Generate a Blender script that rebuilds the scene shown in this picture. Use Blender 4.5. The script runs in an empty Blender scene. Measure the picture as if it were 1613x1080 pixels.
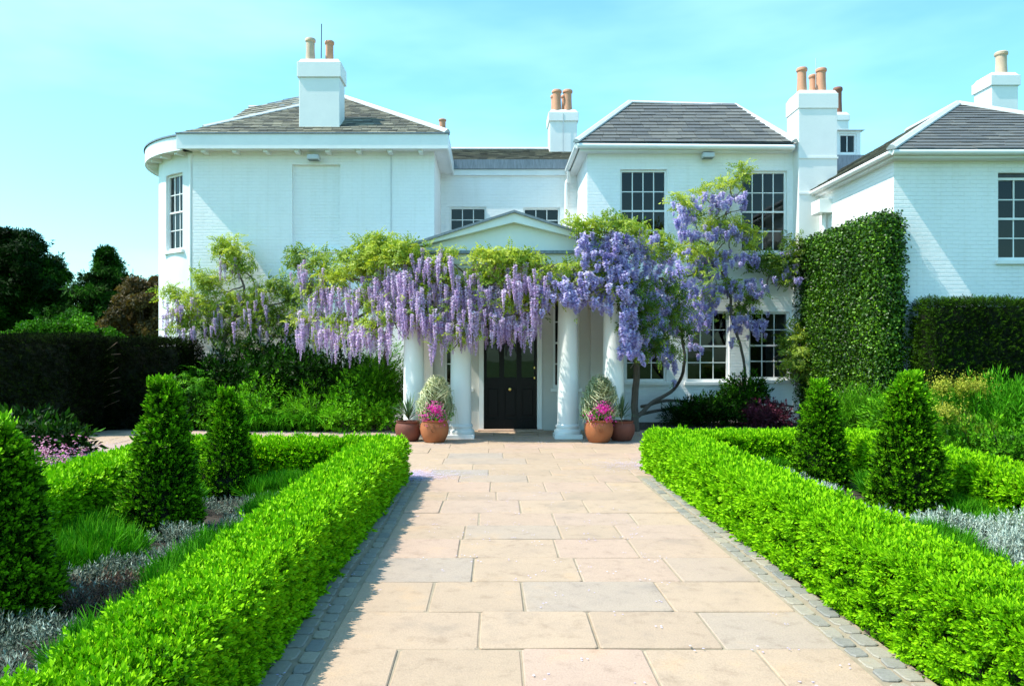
import bpy, math, random
import numpy as np
from mathutils import Vector, Matrix

R = math.radians
rng = np.random.default_rng(7)
random.seed(7)
scn = bpy.context.scene
COL = scn.collection

# ------------------------------------------------------------------ camera, sky, sun, exposure
F = 1200.0            # focal length in pixels of the 1613 px wide photograph
VX, VY, CAMZ = 776.0, 560.0, 1.6
cam_d = bpy.data.cameras.new('camera')
cam = bpy.data.objects.new('camera', cam_d)
COL.objects.link(cam)
cam.location = (0, 0, CAMZ)
cam.rotation_euler = (R(90), 0, 0)
cam_d.sensor_width = 36.0
cam_d.lens = F / 1613.0 * 36.0
cam_d.shift_x = (806.5 - VX) / 1613.0
cam_d.shift_y = (VY - 540.0) / 1613.0
cam_d.clip_start = 0.05
cam_d.clip_end = 5000
scn.camera = cam

SUN_DIR = Vector((-1.0, -0.17, 1.5)).normalized()
SUN_EL = math.asin(SUN_DIR.z)
SUN_ROT = math.atan2(SUN_DIR.x, SUN_DIR.y) % (2 * math.pi)

world = bpy.data.worlds.new('World')
scn.world = world
world.use_nodes = True
wn = world.node_tree
for n in list(wn.nodes):
    wn.nodes.remove(n)
w_out = wn.nodes.new('ShaderNodeOutputWorld')
w_bg = wn.nodes.new('ShaderNodeBackground')
sky = wn.nodes.new('ShaderNodeTexSky')
sky.sky_type = 'NISHITA'
sky.sun_disc = False
sky.sun_elevation = SUN_EL
sky.sun_rotation = SUN_ROT
sky.altitude = 0
sky.air_density = 1.25
sky.dust_density = 0.9
sky.ozone_density = 1.2
grade = wn.nodes.new('ShaderNodeMix')
grade.data_type = 'RGBA'; grade.blend_type = 'MULTIPLY'
grade.inputs[0].default_value = 1.0
grade.inputs[7].default_value = (0.69, 1.18, 1.24, 1)
# thin wispy cloud veil
wtc = wn.nodes.new('ShaderNodeTexCoord')
wmp = wn.nodes.new('ShaderNodeMapping')
wmp.inputs['Scale'].default_value = (1.0, 1.6, 4.0)
wmp.inputs['Rotation'].default_value = (0.2, 0.35, 0.3)
wno = wn.nodes.new('ShaderNodeTexNoise')
wno.inputs['Scale'].default_value = 1.6
wno.inputs['Detail'].default_value = 5
wno.inputs['Roughness'].default_value = 0.5
wrp = wn.nodes.new('ShaderNodeValToRGB')
wrp.color_ramp.elements[0].position = 0.48
wrp.color_ramp.elements[0].color = (0, 0, 0, 1)
wrp.color_ramp.elements[1].position = 0.85
wrp.color_ramp.elements[1].color = (0.28, 0.28, 0.28, 1)
veil = wn.nodes.new('ShaderNodeMix')
veil.data_type = 'RGBA'
veil.inputs[7].default_value = (7.0, 10.5, 11.0, 1)
L = wn.links.new
L(sky.outputs[0], grade.inputs[6])
L(wtc.outputs['Generated'], wmp.inputs[0]); L(wmp.outputs[0], wno.inputs[0]); L(wno.outputs[0], wrp.inputs[0])
L(wrp.outputs[0], veil.inputs[0]); L(grade.outputs[2], veil.inputs[6])
L(veil.outputs[2], w_bg.inputs[0]); L(w_bg.outputs[0], w_out.inputs[0])
w_bg.inputs[1].default_value = 0.15

sun_d = bpy.data.lights.new('sun', 'SUN')
sun = bpy.data.objects.new('sun', sun_d)
COL.objects.link(sun)
sun_d.energy = 4.2
sun_d.angle = R(0.5)
sun_d.color = (1.0, 0.95, 0.85)
sun.rotation_euler = SUN_DIR.to_track_quat('Z', 'Y').to_euler()
sun.location = (-30, -5, 45)

vs = scn.view_settings
vs.view_transform = 'Standard'
vs.look = 'None'
vs.gamma = 1
vs.use_curve_mapping = False
vs.exposure = 0.8
scn.render.engine = 'CYCLES'
try:
    scn.cycles.max_bounces = 6
    scn.cycles.transparent_max_bounces = 8
    scn.cycles.sample_clamp_indirect = 6
except Exception:
    pass


def P(px, py, D):
    """point at distance D whose picture position is (px, py)"""
    return Vector(((px - VX) / F * D, D, CAMZ + (VY - py) / F * D))


def XX(px, D): return (px - VX) / F * D
def ZZ(py, D): return CAMZ + (VY - py) / F * D


# ------------------------------------------------------------------ materials
def nt(name):
    m = bpy.data.materials.new(name)
    m.use_nodes = True
    t = m.node_tree
    for n in list(t.nodes):
        t.nodes.remove(n)
    o = t.nodes.new('ShaderNodeOutputMaterial')
    b = t.nodes.new('ShaderNodeBsdfPrincipled')
    t.links.new(b.outputs[0], o.inputs[0])
    return m, t, b, o


def ramp(t, stops):
    r = t.nodes.new('ShaderNodeValToRGB')
    cr = r.color_ramp
    while len(cr.elements) < len(stops):
        cr.elements.new(0.5)
    for e, (p, c) in zip(cr.elements, stops):
        e.position = p
        e.color = (c[0], c[1], c[2], 1)
    return r


def noise(t, scale, detail=4, rough=0.55, vec=None, stretch=None):
    n = t.nodes.new('ShaderNodeTexNoise')
    n.inputs['Scale'].default_value = scale
    n.inputs['Detail'].default_value = detail
    n.inputs['Roughness'].default_value = rough
    if vec is None:
        g = t.nodes.new('ShaderNodeNewGeometry')
        vec = g.outputs['Position']
    if stretch:
        mp = t.nodes.new('ShaderNodeMapping')
        mp.inputs['Scale'].default_value = stretch
        t.links.new(vec, mp.inputs[0]); vec = mp.outputs[0]
    t.links.new(vec, n.inputs['Vector'])
    return n


def bump(t, b, height, dist=0.01, strength=0.6):
    bp = t.nodes.new('ShaderNodeBump')
    bp.inputs['Distance'].default_value = dist
    bp.inputs['Strength'].default_value = strength
    t.links.new(height, bp.inputs['Height'])
    t.links.new(bp.outputs[0], b.inputs['Normal'])
    return bp


def simple(name, c1, c2=None, scale=6, rough=0.6, bscale=40, bdist=0.003, metal=0.0, spec=None, stretch=None):
    m, t, b, o = nt(name)
    c2 = c2 or tuple(x * 0.8 for x in c1)
    n = noise(t, scale, 5, 0.6, stretch=stretch)
    r = ramp(t, [(0.3, c1), (0.7, c2)])
    t.links.new(n.outputs[0], r.inputs[0]); t.links.new(r.outputs[0], b.inputs['Base Color'])
    b.inputs['Roughness'].default_value = rough
    b.inputs['Metallic'].default_value = metal
    if spec is not None:
        b.inputs['Specular IOR Level'].default_value = spec
    if bdist:
        n2 = noise(t, bscale, 4, 0.6)
        bump(t, b, n2.outputs[0], bdist, 0.6)
    return m


def brick_mat(name, axis):
    """white painted brickwork; relief of courses under thick paint"""
    m, t, b, o = nt(name)
    g = t.nodes.new('ShaderNodeNewGeometry')
    sp = t.nodes.new('ShaderNodeSeparateXYZ'); cb = t.nodes.new('ShaderNodeCombineXYZ')
    t.links.new(g.outputs['Position'], sp.inputs[0])
    t.links.new(sp.outputs[0 if axis == 'x' else 1], cb.inputs[0])
    t.links.new(sp.outputs[2], cb.inputs[1])
    wob = noise(t, 1.2, 2, 0.5)
    mx = t.nodes.new('ShaderNodeVectorMath'); mx.operation = 'SCALE'
    mx.inputs['Scale'].default_value = 0.03
    t.links.new(wob.outputs['Color'], mx.inputs[0])
    ad = t.nodes.new('ShaderNodeVectorMath'); ad.operation = 'ADD'
    t.links.new(cb.outputs[0], ad.inputs[0]); t.links.new(mx.outputs[0], ad.inputs[1])
    br = t.nodes.new('ShaderNodeTexBrick')
    br.inputs['Scale'].default_value = 1.0
    br.inputs['Brick Width'].default_value = 0.23
    br.inputs['Row Height'].default_value = 0.078
    br.inputs['Mortar Size'].default_value = 0.009
    br.inputs['Mortar Smooth'].default_value = 0.9
    br.inputs['Bias'].default_value = 0.0
    br.inputs['Color1'].default_value = (1, 1, 1, 1)
    br.inputs['Color2'].default_value = (0.55, 0.55, 0.55, 1)
    br.inputs['Mortar'].default_value = (0, 0, 0, 1)
    t.links.new(ad.outputs[0], br.inputs['Vector'])
    n2 = noise(t, 9, 5, 0.65)
    ma = t.nodes.new('ShaderNodeMath'); ma.operation = 'ADD'
    ms = t.nodes.new('ShaderNodeMath'); ms.operation = 'MULTIPLY'; ms.inputs[1].default_value = 0.9
    t.links.new(n2.outputs[0], ms.inputs[0])
    t.links.new(br.outputs['Color'], ma.inputs[0]); t.links.new(ms.outputs[0], ma.inputs[1])
    bump(t, b, ma.outputs[0], 0.009, 0.7)
    n3 = noise(t, 0.9, 6, 0.65, stretch=(1, 1, 0.45))
    r = ramp(t, [(0.25, (0.81, 0.81, 0.795)), (0.55, (0.87, 0.87, 0.86)), (0.8, (0.85, 0.85, 0.83))])
    t.links.new(n3.outputs[0], r.inputs[0])
    # paint slightly greyer in the joints
    mixc = t.nodes.new('ShaderNodeMix'); mixc.data_type = 'RGBA'; mixc.blend_type = 'MULTIPLY'
    mixc.inputs[0].default_value = 1.0
    rr = ramp(t, [(0.0, (0.965, 0.97, 0.965)), (0.5, (1, 1, 1))])
    t.links.new(br.outputs['Color'], rr.inputs[0])
    t.links.new(r.outputs[0], mixc.inputs[6]); t.links.new(rr.outputs[0], mixc.inputs[7])
    t.links.new(mixc.outputs[2], b.inputs['Base Color'])
    n4 = noise(t, 2.2, 5, 0.7, stretch=(2.6, 2.6, 0.16))
    r4 = ramp(t, [(0.28, (0.955, 0.95, 0.935)), (0.50, (1, 1, 1))])
    t.links.new(n4.outputs[0], r4.inputs[0])
    mu4 = t.nodes.new('ShaderNodeMix'); mu4.data_type = 'RGBA'; mu4.blend_type = 'MULTIPLY'; mu4.inputs[0].default_value = 1
    t.links.new(mixc.outputs[2], mu4.inputs[6]); t.links.new(r4.outputs[0], mu4.inputs[7])
    t.links.new(mu4.outputs[2], b.inputs['Base Color'])
    b.inputs['Roughness'].default_value = 0.65
    return m


def leaf_mat(name, dark, mid, light, trans=0.3, rough=0.48, tcol=None, spec=0.28):
    m, t, b, o = nt(name)
    a = t.nodes.new('ShaderNodeAttribute'); a.attribute_name = 'tint'
    r = ramp(t, [(0.0, dark), (0.5, mid), (1.0, light)])
    t.links.new(a.outputs['Fac'], r.inputs[0])
    t.links.new(r.outputs[0], b.inputs['Base Color'])
    b.inputs['Roughness'].default_value = rough
    b.inputs['Specular IOR Level'].default_value = spec
    if trans > 0:
        tr = t.nodes.new('ShaderNodeBsdfTranslucent')
        mu = t.nodes.new('ShaderNodeMix'); mu.data_type = 'RGBA'; mu.blend_type = 'MULTIPLY'
        mu.inputs[0].default_value = 1
        mu.inputs[7].default_value = tcol or (1.3, 1.25, 0.5, 1)
        t.links.new(r.outputs[0], mu.inputs[6]); t.links.new(mu.outputs[2], tr.inputs[0])
        mx = t.nodes.new('ShaderNodeMixShader'); mx.inputs[0].default_value = trans
        t.links.new(b.outputs[0], mx.inputs[1]); t.links.new(tr.outputs[0], mx.inputs[2])
        t.links.new(mx.outputs[0], o.inputs[0])
    return m


def objrand_stone(name, stops, bdist=0.011, rough=0.7, fine=90, vein=2.2):
    m, t, b, o = nt(name)
    oi = t.nodes.new('ShaderNodeObjectInfo')
    r = ramp(t, stops)
    r.color_ramp.interpolation = 'LINEAR'
    t.links.new(oi.outputs['Random'], r.inputs[0])
    # offset texture space for every stone
    g = t.nodes.new('ShaderNodeNewGeometry')
    cx = t.nodes.new('ShaderNodeCombineXYZ')
    mm = t.nodes.new('ShaderNodeMath'); mm.operation = 'MULTIPLY'; mm.inputs[1].default_value = 37.0
    t.links.new(oi.outputs['Random'], mm.inputs[0])
    t.links.new(mm.outputs[0], cx.inputs[0]); t.links.new(mm.outputs[0], cx.inputs[2])
    ad = t.nodes.new('ShaderNodeVectorMath'); ad.operation = 'ADD'
    t.links.new(g.outputs['Position'], ad.inputs[0]); t.links.new(cx.outputs[0], ad.inputs[1])
    n = noise(t, vein, 7, 0.62, vec=ad.outputs[0])
    r2 = ramp(t, [(0.25, (0.74, 0.77, 0.82)), (0.42, (0.96, 0.96, 0.97)), (0.58, (1.0, 1.0, 1.0)), (0.78, (1.16, 1.05, 0.90))])
    t.links.new(n.outputs[0], r2.inputs[0])
    mu = t.nodes.new('ShaderNodeMix'); mu.data_type = 'RGBA'; mu.blend_type = 'MULTIPLY'; mu.inputs[0].default_value = 1
    t.links.new(r.outputs[0], mu.inputs[6]); t.links.new(r2.outputs[0], mu.inputs[7])
    nf = noise(t, fine, 3, 0.7, vec=ad.outputs[0])
    r3 = ramp(t, [(0.3, (0.86, 0.86, 0.86)), (0.6, (1.04, 1.04, 1.04))])
    t.links.new(nf.outputs[0], r3.inputs[0])
    mu2 = t.nodes.new('ShaderNodeMix'); mu2.data_type = 'RGBA'; mu2.blend_type = 'MULTIPLY'; mu2.inputs[0].default_value = 1
    t.links.new(mu.outputs[2], mu2.inputs[6]); t.links.new(r3.outputs[0], mu2.inputs[7])
    ns = noise(t, 7.0, 6, 0.72, vec=ad.outputs[0])
    rs = ramp(t, [(0.30, (0.80, 0.78, 0.76)), (0.46, (1, 1, 1)), (0.70, (1.05, 1.04, 1.03))])
    t.links.new(ns.outputs[0], rs.inputs[0])
    mu3 = t.nodes.new('ShaderNodeMix'); mu3.data_type = 'RGBA'; mu3.blend_type = 'MULTIPLY'; mu3.inputs[0].default_value = 1
    t.links.new(mu2.outputs[2], mu3.inputs[6]); t.links.new(rs.outputs[0], mu3.inputs[7])
    t.links.new(mu3.outputs[2], b.inputs['Base Color'])
    # riven terraces
    n4 = noise(t, vein * 0.9, 5, 0.5, vec=ad.outputs[0], stretch=(0.6, 1.6, 1))
    st = t.nodes.new('ShaderNodeMath'); st.operation = 'SNAP'; st.inputs[1].default_value = 0.075
    t.links.new(n4.outputs[0], st.inputs[0])
    s2 = t.nodes.new('ShaderNodeMath'); s2.operation = 'MULTIPLY'; s2.inputs[1].default_value = 2.0
    t.links.new(st.outputs[0], s2.inputs[0])
    s3 = t.nodes.new('ShaderNodeMath'); s3.operation = 'MULTIPLY_ADD'; s3.inputs[1].default_value = 0.35
    t.links.new(nf.outputs[0], s3.inputs[0]); t.links.new(s2.outputs[0], s3.inputs[2])
    bump(t, b, s3.outputs[0], bdist, 0.8)
    b.inputs['Roughness'].default_value = rough
    return m


M = {}


def green(*cols):
    return [(c[0] * .78, c[1] * 1.08, c[2] * .3) for c in cols]


M['brick_x'] = brick_mat('painted_brick_front', 'x')
M['brick_y'] = brick_mat('painted_brick_side', 'y')
M['stucco'] = simple('white_stucco', (0.80, 0.80, 0.78), (0.74, 0.745, 0.73), 2.0, 0.6, 30, 0.004)
M['paint'] = simple('white_gloss_paint', (0.82, 0.82, 0.80), (0.75, 0.755, 0.74), 3.0, 0.35, 25, 0.0015)
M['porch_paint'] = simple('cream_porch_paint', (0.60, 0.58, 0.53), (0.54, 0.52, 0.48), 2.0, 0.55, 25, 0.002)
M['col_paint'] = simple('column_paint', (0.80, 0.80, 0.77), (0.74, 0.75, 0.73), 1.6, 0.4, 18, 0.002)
M['lead'] = simple('lead_sheet', (0.12, 0.15, 0.18), (0.22, 0.26, 0.30), 5, 0.5, 20, 0.004, stretch=(6, 6, 1))
M['pale_lead'] = simple('pale_weathered_lead', (0.62, 0.63, 0.63), (0.48, 0.50, 0.52), 7, 0.5, 25, 0.006)
M['glass_dark'] = None
M['door'] = simple('black_gloss_door', (0.004, 0.004, 0.005), (0.006, 0.005, 0.006), 8, 0.35, 30, 0.0004, spec=0.15)
M['brass'] = simple('brass', (0.75, 0.5, 0.15), (0.6, 0.4, 0.12), 8, 0.3, 30, 0.0005, metal=1.0)
M['terracotta'] = simple('terracotta', (0.30, 0.085, 0.025), (0.38, 0.13, 0.045), 5, 0.75, 40, 0.003)
M['terracotta_dark'] = simple('weathered_terracotta', (0.13, 0.035, 0.02), (0.19, 0.055, 0.03), 5, 0.75, 40, 0.003)
M['chimney_clay'] = simple('chimney_clay', (0.60, 0.29, 0.17), (0.50, 0.24, 0.14), 6, 0.75, 30, 0.003)
M['chimney_clay_buff'] = simple('buff_chimney_clay', (0.60, 0.44, 0.30), (0.45, 0.33, 0.24), 6, 0.75, 30, 0.003)
M['chimney_clay_red'] = simple('red_chimney_clay', (0.28, 0.10, 0.06), (0.20, 0.08, 0.05), 6, 0.75, 30, 0.003)
M['metal_grey'] = simple('grey_metal', (0.55, 0.57, 0.58), (0.45, 0.47, 0.48), 8, 0.4, 30, 0.0005)
M['dark_metal'] = simple('dark_metal', (0.05, 0.05, 0.055), (0.08, 0.08, 0.085), 8, 0.45, 30, 0.0005, metal=0.6)
M['room'] = simple('dim_room', (0.014, 0.014, 0.014), (0.01, 0.01, 0.01), 3, 0.9, 30, 0)  # near black: the dimness of unlit rooms is put into the colour
M['soil'] = simple('soil', (0.022, 0.016, 0.010), (0.05, 0.038, 0.026), 14, 0.95, 60, 0.02)
M['mortar'] = simple('sandy_mortar', (0.36, 0.29, 0.20), (0.24, 0.19, 0.13), 7, 0.95, 120, 0.004)
M['gravel_bed'] = simple('bark_and_grit', (0.12, 0.09, 0.07), (0.24, 0.20, 0.19), 30, 0.95, 80, 0.02)
M['lawn'] = simple('lawn', (0.06, 0.13, 0.02), (0.09, 0.17, 0.03), 1.5, 0.9, 120, 0.02)
M['green_stem'] = simple('green_stem', (0.08, 0.18, 0.03), (0.1, 0.22, 0.04))
M['bark'] = simple('bark', (0.07, 0.055, 0.045), (0.15, 0.12, 0.095), 9, 0.9, 30, 0.01, stretch=(3, 3, 0.6))
M['pale_bark'] = simple('pale_bark', (0.22, 0.14, 0.10), (0.30, 0.20, 0.15), 9, 0.9, 30, 0.006)
M['hedge_core'] = simple('inner_hedge', (0.006, 0.010, 0.003), (0.010, 0.014, 0.005), 20, 1.0, 40, 0.02)  # near black: shade among the inner twigs is put into the colour
M['slab'] = objrand_stone('sandstone_flag', [(0.0, (0.4000, 0.2865, 0.1940)), (0.3, (0.4500, 0.3213, 0.2182)), (0.55, (0.4100, 0.2931, 0.2017)), (0.75, (0.4500, 0.3099, 0.2279)), (0.9, (0.4000, 0.2987, 0.2182)), (1.0, (0.3600, 0.2912, 0.2327))])
M['sett'] = objrand_stone('grey_sett', [(0.0, (0.20, 0.195, 0.175)), (0.35, (0.30, 0.26, 0.20)), (0.6, (0.24, 0.225, 0.195)), (1.0, (0.34, 0.29, 0.215))], 0.006, 0.7, 60, 6)
M['slate'] = objrand_stone('roof_slate', [(0.0, (0.0936, 0.0936, 0.0883)), (0.3, (0.1287, 0.1264, 0.1152)), (0.6, (0.1053, 0.1053, 0.1014)), (0.85, (0.1560, 0.1521, 0.1344)), (1.0, (0.1365, 0.1326, 0.1190))], 0.004, 0.5, 25, 1.6)
M['box_leaf'] = leaf_mat('box_leaf', *green((0.0070, 0.0280, 0.0014), (0.1105, 0.2635, 0.0068), (0.3465, 0.5250, 0.0210)), 0.12, spec=0.06, tcol=(0.9, 1.25, 0.1, 1))
M['topiary_leaf'] = leaf_mat('topiary_leaf', *green((0.0036, 0.0135, 0.0015), (0.0248, 0.0743, 0.0044), (0.2200, 0.3850, 0.0220)), 0.08, spec=0.06, tcol=(0.9, 1.25, 0.1, 1))
M['yew_leaf'] = leaf_mat('yew_leaf', (0.0012, 0.0030, 0.0009), (0.0030, 0.0066, 0.0012), (0.0250, 0.0500, 0.0060), 0.05, 0.6, spec=0.02)  # near-black yew for the left hedges; their shade is put into the colour
M['yew_leaf_sunny'] = leaf_mat('yew_leaf_sunny', *green((0.0032, 0.0070, 0.0014), (0.0158, 0.0332, 0.0042), (0.1200, 0.2000, 0.0300)), 0.08, spec=0.05, tcol=(0.9, 1.25, 0.1, 1))  # lighter yew copy with the sunlit look put into the colour
M['ivy_leaf'] = leaf_mat('ivy_leaf', *green((0.0040, 0.0125, 0.0015), (0.0420, 0.1015, 0.0070), (0.2420, 0.3630, 0.0440)), 0.1, 0.42, spec=0.3, tcol=(0.9, 1.25, 0.1, 1))
M['wist_leaf'] = leaf_mat('wisteria_leaf', (0.0540, 0.1140, 0.0120), (0.2280, 0.3420, 0.0285), (0.4840, 0.5500, 0.0550), 0.38)
M['wist_flower'] = leaf_mat('wisteria_flower', (0.44, 0.31, 0.55), (0.70, 0.56, 0.77), (0.92, 0.84, 0.92), 0.45, 0.7, (1.1, 1.0, 1.15, 1), 0.1)
M['wist_flower_blue'] = leaf_mat('wisteria_flower_blue', (0.32, 0.28, 0.60), (0.60, 0.56, 0.82), (0.90, 0.87, 0.94), 0.45, 0.7, (1.1, 1.0, 1.15, 1), 0.1)
M['green_leaf'] = leaf_mat('border_leaf', *green((0.0090, 0.0300, 0.0030), (0.0675, 0.1800, 0.0150), (0.2420, 0.4400, 0.0440)), 0.15, spec=0.08, tcol=(0.9, 1.25, 0.1, 1))
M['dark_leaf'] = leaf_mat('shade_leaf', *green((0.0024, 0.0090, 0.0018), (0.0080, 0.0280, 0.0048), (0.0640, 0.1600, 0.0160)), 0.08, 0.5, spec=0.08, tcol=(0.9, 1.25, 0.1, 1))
M['purple_leaf'] = leaf_mat('purple_leaf', (0.04, 0.012, 0.018), (0.08, 0.02, 0.03), (0.25, 0.05, 0.10), 0.2, tcol=(1.2, 0.8, 0.9, 1))
M['silver_leaf'] = leaf_mat('silver_leaf', (0.0225, 0.0350, 0.0200), (0.1615, 0.2125, 0.1530), (0.5720, 0.6600, 0.5500), 0.12, 0.6, (1, 1, 1, 1))
M['brown_leaf'] = leaf_mat('dry_leaf', (0.05, 0.03, 0.02), (0.12, 0.06, 0.04), (0.22, 0.12, 0.07), 0.15, 0.7, (1, 0.9, 0.7, 1))
M['grass_leaf'] = leaf_mat('tuft_leaf', *green((0.0150, 0.0650, 0.0075), (0.0560, 0.1920, 0.0160), (0.1500, 0.3600, 0.0400)), 0.15, spec=0.06, tcol=(0.9, 1.25, 0.1, 1))
M['pot_trail'] = leaf_mat('variegated_trailing_leaf', (0.16, 0.24, 0.08), (0.42, 0.48, 0.26), (0.72, 0.72, 0.48), 0.3, 0.6, (1, 1, 0.8, 1))
M['cordyline'] = leaf_mat('spiky_leaf', (0.02, 0.06, 0.02), (0.05, 0.12, 0.04), (0.16, 0.24, 0.08), 0.15)
M['magenta'] = leaf_mat('magenta_petal', (0.55, 0.01, 0.22), (0.80, 0.02, 0.40), (0.90, 0.12, 0.55), 0.3, 0.6, (1, 0.8, 1, 1))
M['pink'] = leaf_mat('pink_petal', (0.45, 0.14, 0.28), (0.62, 0.26, 0.42), (0.80, 0.50, 0.60), 0.3, 0.6, (1, 0.9, 1, 1))
M['white_petal'] = leaf_mat('white_petal', (0.6, 0.62, 0.6), (0.75, 0.75, 0.72), (0.85, 0.85, 0.85), 0.2, 0.6, (1, 1, 1, 1))
M['yellow_head'] = leaf_mat('lime_flower_head', (0.22, 0.26, 0.02), (0.38, 0.42, 0.03), (0.52, 0.48, 0.06), 0.3, 0.6, (1, 1, 0.5, 1))
M['conifer_leaf'] = leaf_mat('conifer_leaf', *green((0.0024, 0.0080, 0.0024), (0.0120, 0.0360, 0.0072), (0.0600, 0.1400, 0.0250)), 0.06, 0.6, spec=0.05, tcol=(0.9, 1.25, 0.1, 1))
M['copper_leaf'] = leaf_mat('copper_leaf', (0.05, 0.035, 0.012), (0.10, 0.07, 0.02), (0.18, 0.13, 0.04), 0.25)
M['petal_fall'] = leaf_mat('fallen_petal', (0.40, 0.32, 0.55), (0.55, 0.47, 0.70), (0.75, 0.70, 0.82), 0.1, 0.8, (1, 1, 1, 1))


def glass_mat():
    m, t, b, o = nt('window_glass')
    t.nodes.remove(b)
    tr = t.nodes.new('ShaderNodeBsdfTransparent'); tr.inputs[0].default_value = (0.4, 0.44, 0.46, 1)
    gl = t.nodes.new('ShaderNodeBsdfGlossy'); gl.inputs['Roughness'].default_value = 0.015
    fr = t.nodes.new('ShaderNodeFresnel'); fr.inputs['IOR'].default_value = 1.52
    n = noise(t, 3.0, 2, 0.5)
    bp = t.nodes.new('ShaderNodeBump'); bp.inputs['Distance'].default_value = 0.002; bp.inputs['Strength'].default_value = 0.3
    t.links.new(n.outputs[0], bp.inputs['Height']); t.links.new(bp.outputs[0], gl.inputs['Normal'])
    mx = t.nodes.new('ShaderNodeMixShader')
    t.links.new(fr.outputs[0], mx.inputs[0]); t.links.new(tr.outputs[0], mx.inputs[1]); t.links.new(gl.outputs[0], mx.inputs[2])
    t.links.new(mx.outputs[0], o.inputs[0])
    return m


M['glass'] = glass_mat()

# ------------------------------------------------------------------ object helpers
ORG = {}


def root_origin(o):
    while o is not None and o.parent is not None:
        o = o.parent
    return ORG.get(o.name, Vector((0, 0, 0))) if o is not None else Vector((0, 0, 0))


def tag(o, label=None, cat=None, group=None, kind=None):
    if label: o['label'] = label
    if cat: o['category'] = cat
    if group: o['group'] = group
    if kind: o['kind'] = kind
    return o


def thing(name, loc, label, cat, group=None):
    o = bpy.data.objects.new(name, None)
    o.empty_display_size = 0.2
    COL.objects.link(o)
    o.location = loc
    ORG[o.name] = Vector(loc)
    return tag(o, label, cat, group)


def link(name, me, parent=None, mat=None):
    o = bpy.data.objects.new(name, me)
    COL.objects.link(o)
    if parent is not None:
        o.parent = parent
    if mat is not None and len(me.materials) == 0:
        me.materials.append(mat)
    return o


class MB:
    def __init__(s):
        s.v = []; s.f = []

    def add(s, vs, fs):
        k = len(s.v)
        s.v += [tuple(p) for p in vs]
        s.f += [tuple(i + k for i in f) for f in fs]
        return s

    def box(s, x0, x1, y0, y1, z0, z1):
        return s.add([(x0, y0, z0), (x1, y0, z0), (x1, y1, z0), (x0, y1, z0), (x0, y0, z1), (x1, y0, z1), (x1, y1, z1), (x0, y1, z1)],
                     [(0, 3, 2, 1), (4, 5, 6, 7), (0, 1, 5, 4), (1, 2, 6, 5), (2, 3, 7, 6), (3, 0, 4, 7)])

    def prism(s, poly, d):
        """extrude a planar polygon (list of points) along vector d"""
        n = len(poly); d = Vector(d)
        a = [Vector(p) for p in poly]; b = [p + d for p in a]
        fs = [tuple(range(n)), tuple(range(2 * n - 1, n - 1, -1))]
        for i in range(n):
            j = (i + 1) % n
            fs.append((i, i + n, j + n, j))
        return s.add(a + b, fs)

    def lathe(s, prof, c=(0, 0, 0), n=28, cap=True):
        k = len(s.v)
        for r, z in prof:
            for i in range(n):
                a = 2 * math.pi * i / n
                s.v.append((c[0] + r * math.cos(a), c[1] + r * math.sin(a), c[2] + z))
        for j in range(len(prof) - 1):
            for i in range(n):
                i2 = (i + 1) % n
                s.f.append((k + j * n + i, k + j * n + i2, k + (j + 1) * n + i2, k + (j + 1) * n + i))
        if cap:
            s.f.append(tuple(k + i for i in range(n - 1, -1, -1)))
            m = k + (len(prof) - 1) * n
            s.f.append(tuple(m + i for i in range(n)))
        return s

    def tube(s, pts, radii, n=7):
        pts = [Vector(p) for p in pts]
        if not hasattr(radii, '__len__'):
            radii = [radii] * len(pts)
        k = len(s.v)
        up = Vector((0.13, 0.97, 0.2)).normalized()
        for i, p in enumerate(pts):
            d = (pts[min(i + 1, len(pts) - 1)] - pts[max(i - 1, 0)])
            if d.length < 1e-9: d = Vector((0, 0, 1))
            d.normalize()
            a = d.cross(up)
            if a.length < 1e-4: a = d.cross(Vector((1, 0, 0)))
            a.normalize(); b = d.cross(a)
            for q in range(n):
                t = 2 * math.pi * q / n
                s.v.append(tuple(p + (a * math.cos(t) + b * math.sin(t)) * radii[i]))
        for i in range(len(pts) - 1):
            for q in range(n):
                q2 = (q + 1) % n
                s.f.append((k + i * n + q, k + i * n + q2, k + (i + 1) * n + q2, k + (i + 1) * n + q))
        s.f.append(tuple(k + q for q in range(n - 1, -1, -1)))
        m = k + (len(pts) - 1) * n
        s.f.append(tuple(m + q for q in range(n)))
        return s

    def build(s, name, mat, parent=None, smooth=False, bevel=0):
        og = root_origin(parent)
        me = bpy.data.meshes.new(name)
        me.from_pydata([(x - og.x, y - og.y, z - og.z) for x, y, z in s.v], [], s.f)
        me.materials.append(mat)
        if smooth:
            me.polygons.foreach_set('use_smooth', [True] * len(me.polygons))
            try:
                me.set_sharp_from_angle(angle=R(40))
            except Exception:
                pass
        me.update()
        o = link(name, me, parent)
        if bevel:
            md = o.modifiers.new('bevel', 'BEVEL'); md.width = bevel; md.segments = 2; md.limit_method = 'ANGLE'
        return o


def catmull(pts, k=6):
    pts = [Vector(p) for p in pts]
    if len(pts) < 3:
        return pts
    q = [pts[0] * 2 - pts[1]] + pts + [pts[-1] * 2 - pts[-2]]
    out = []
    for i in range(1, len(q) - 2):
        for j in range(k):
            t = j / k
            a, b, c, d = q[i - 1], q[i], q[i + 1], q[i + 2]
            out.append(0.5 * ((2 * b) + (c - a) * t + (2 * a - 5 * b + 4 * c - d) * t * t + (3 * b - a - 3 * c + d) * t ** 3))
    out.append(pts[-1])
    return out


# ------------------------------------------------------------------ leaf templates and scattering
def tmpl_new(): return {'v': [], 'q': [], 't': []}


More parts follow.
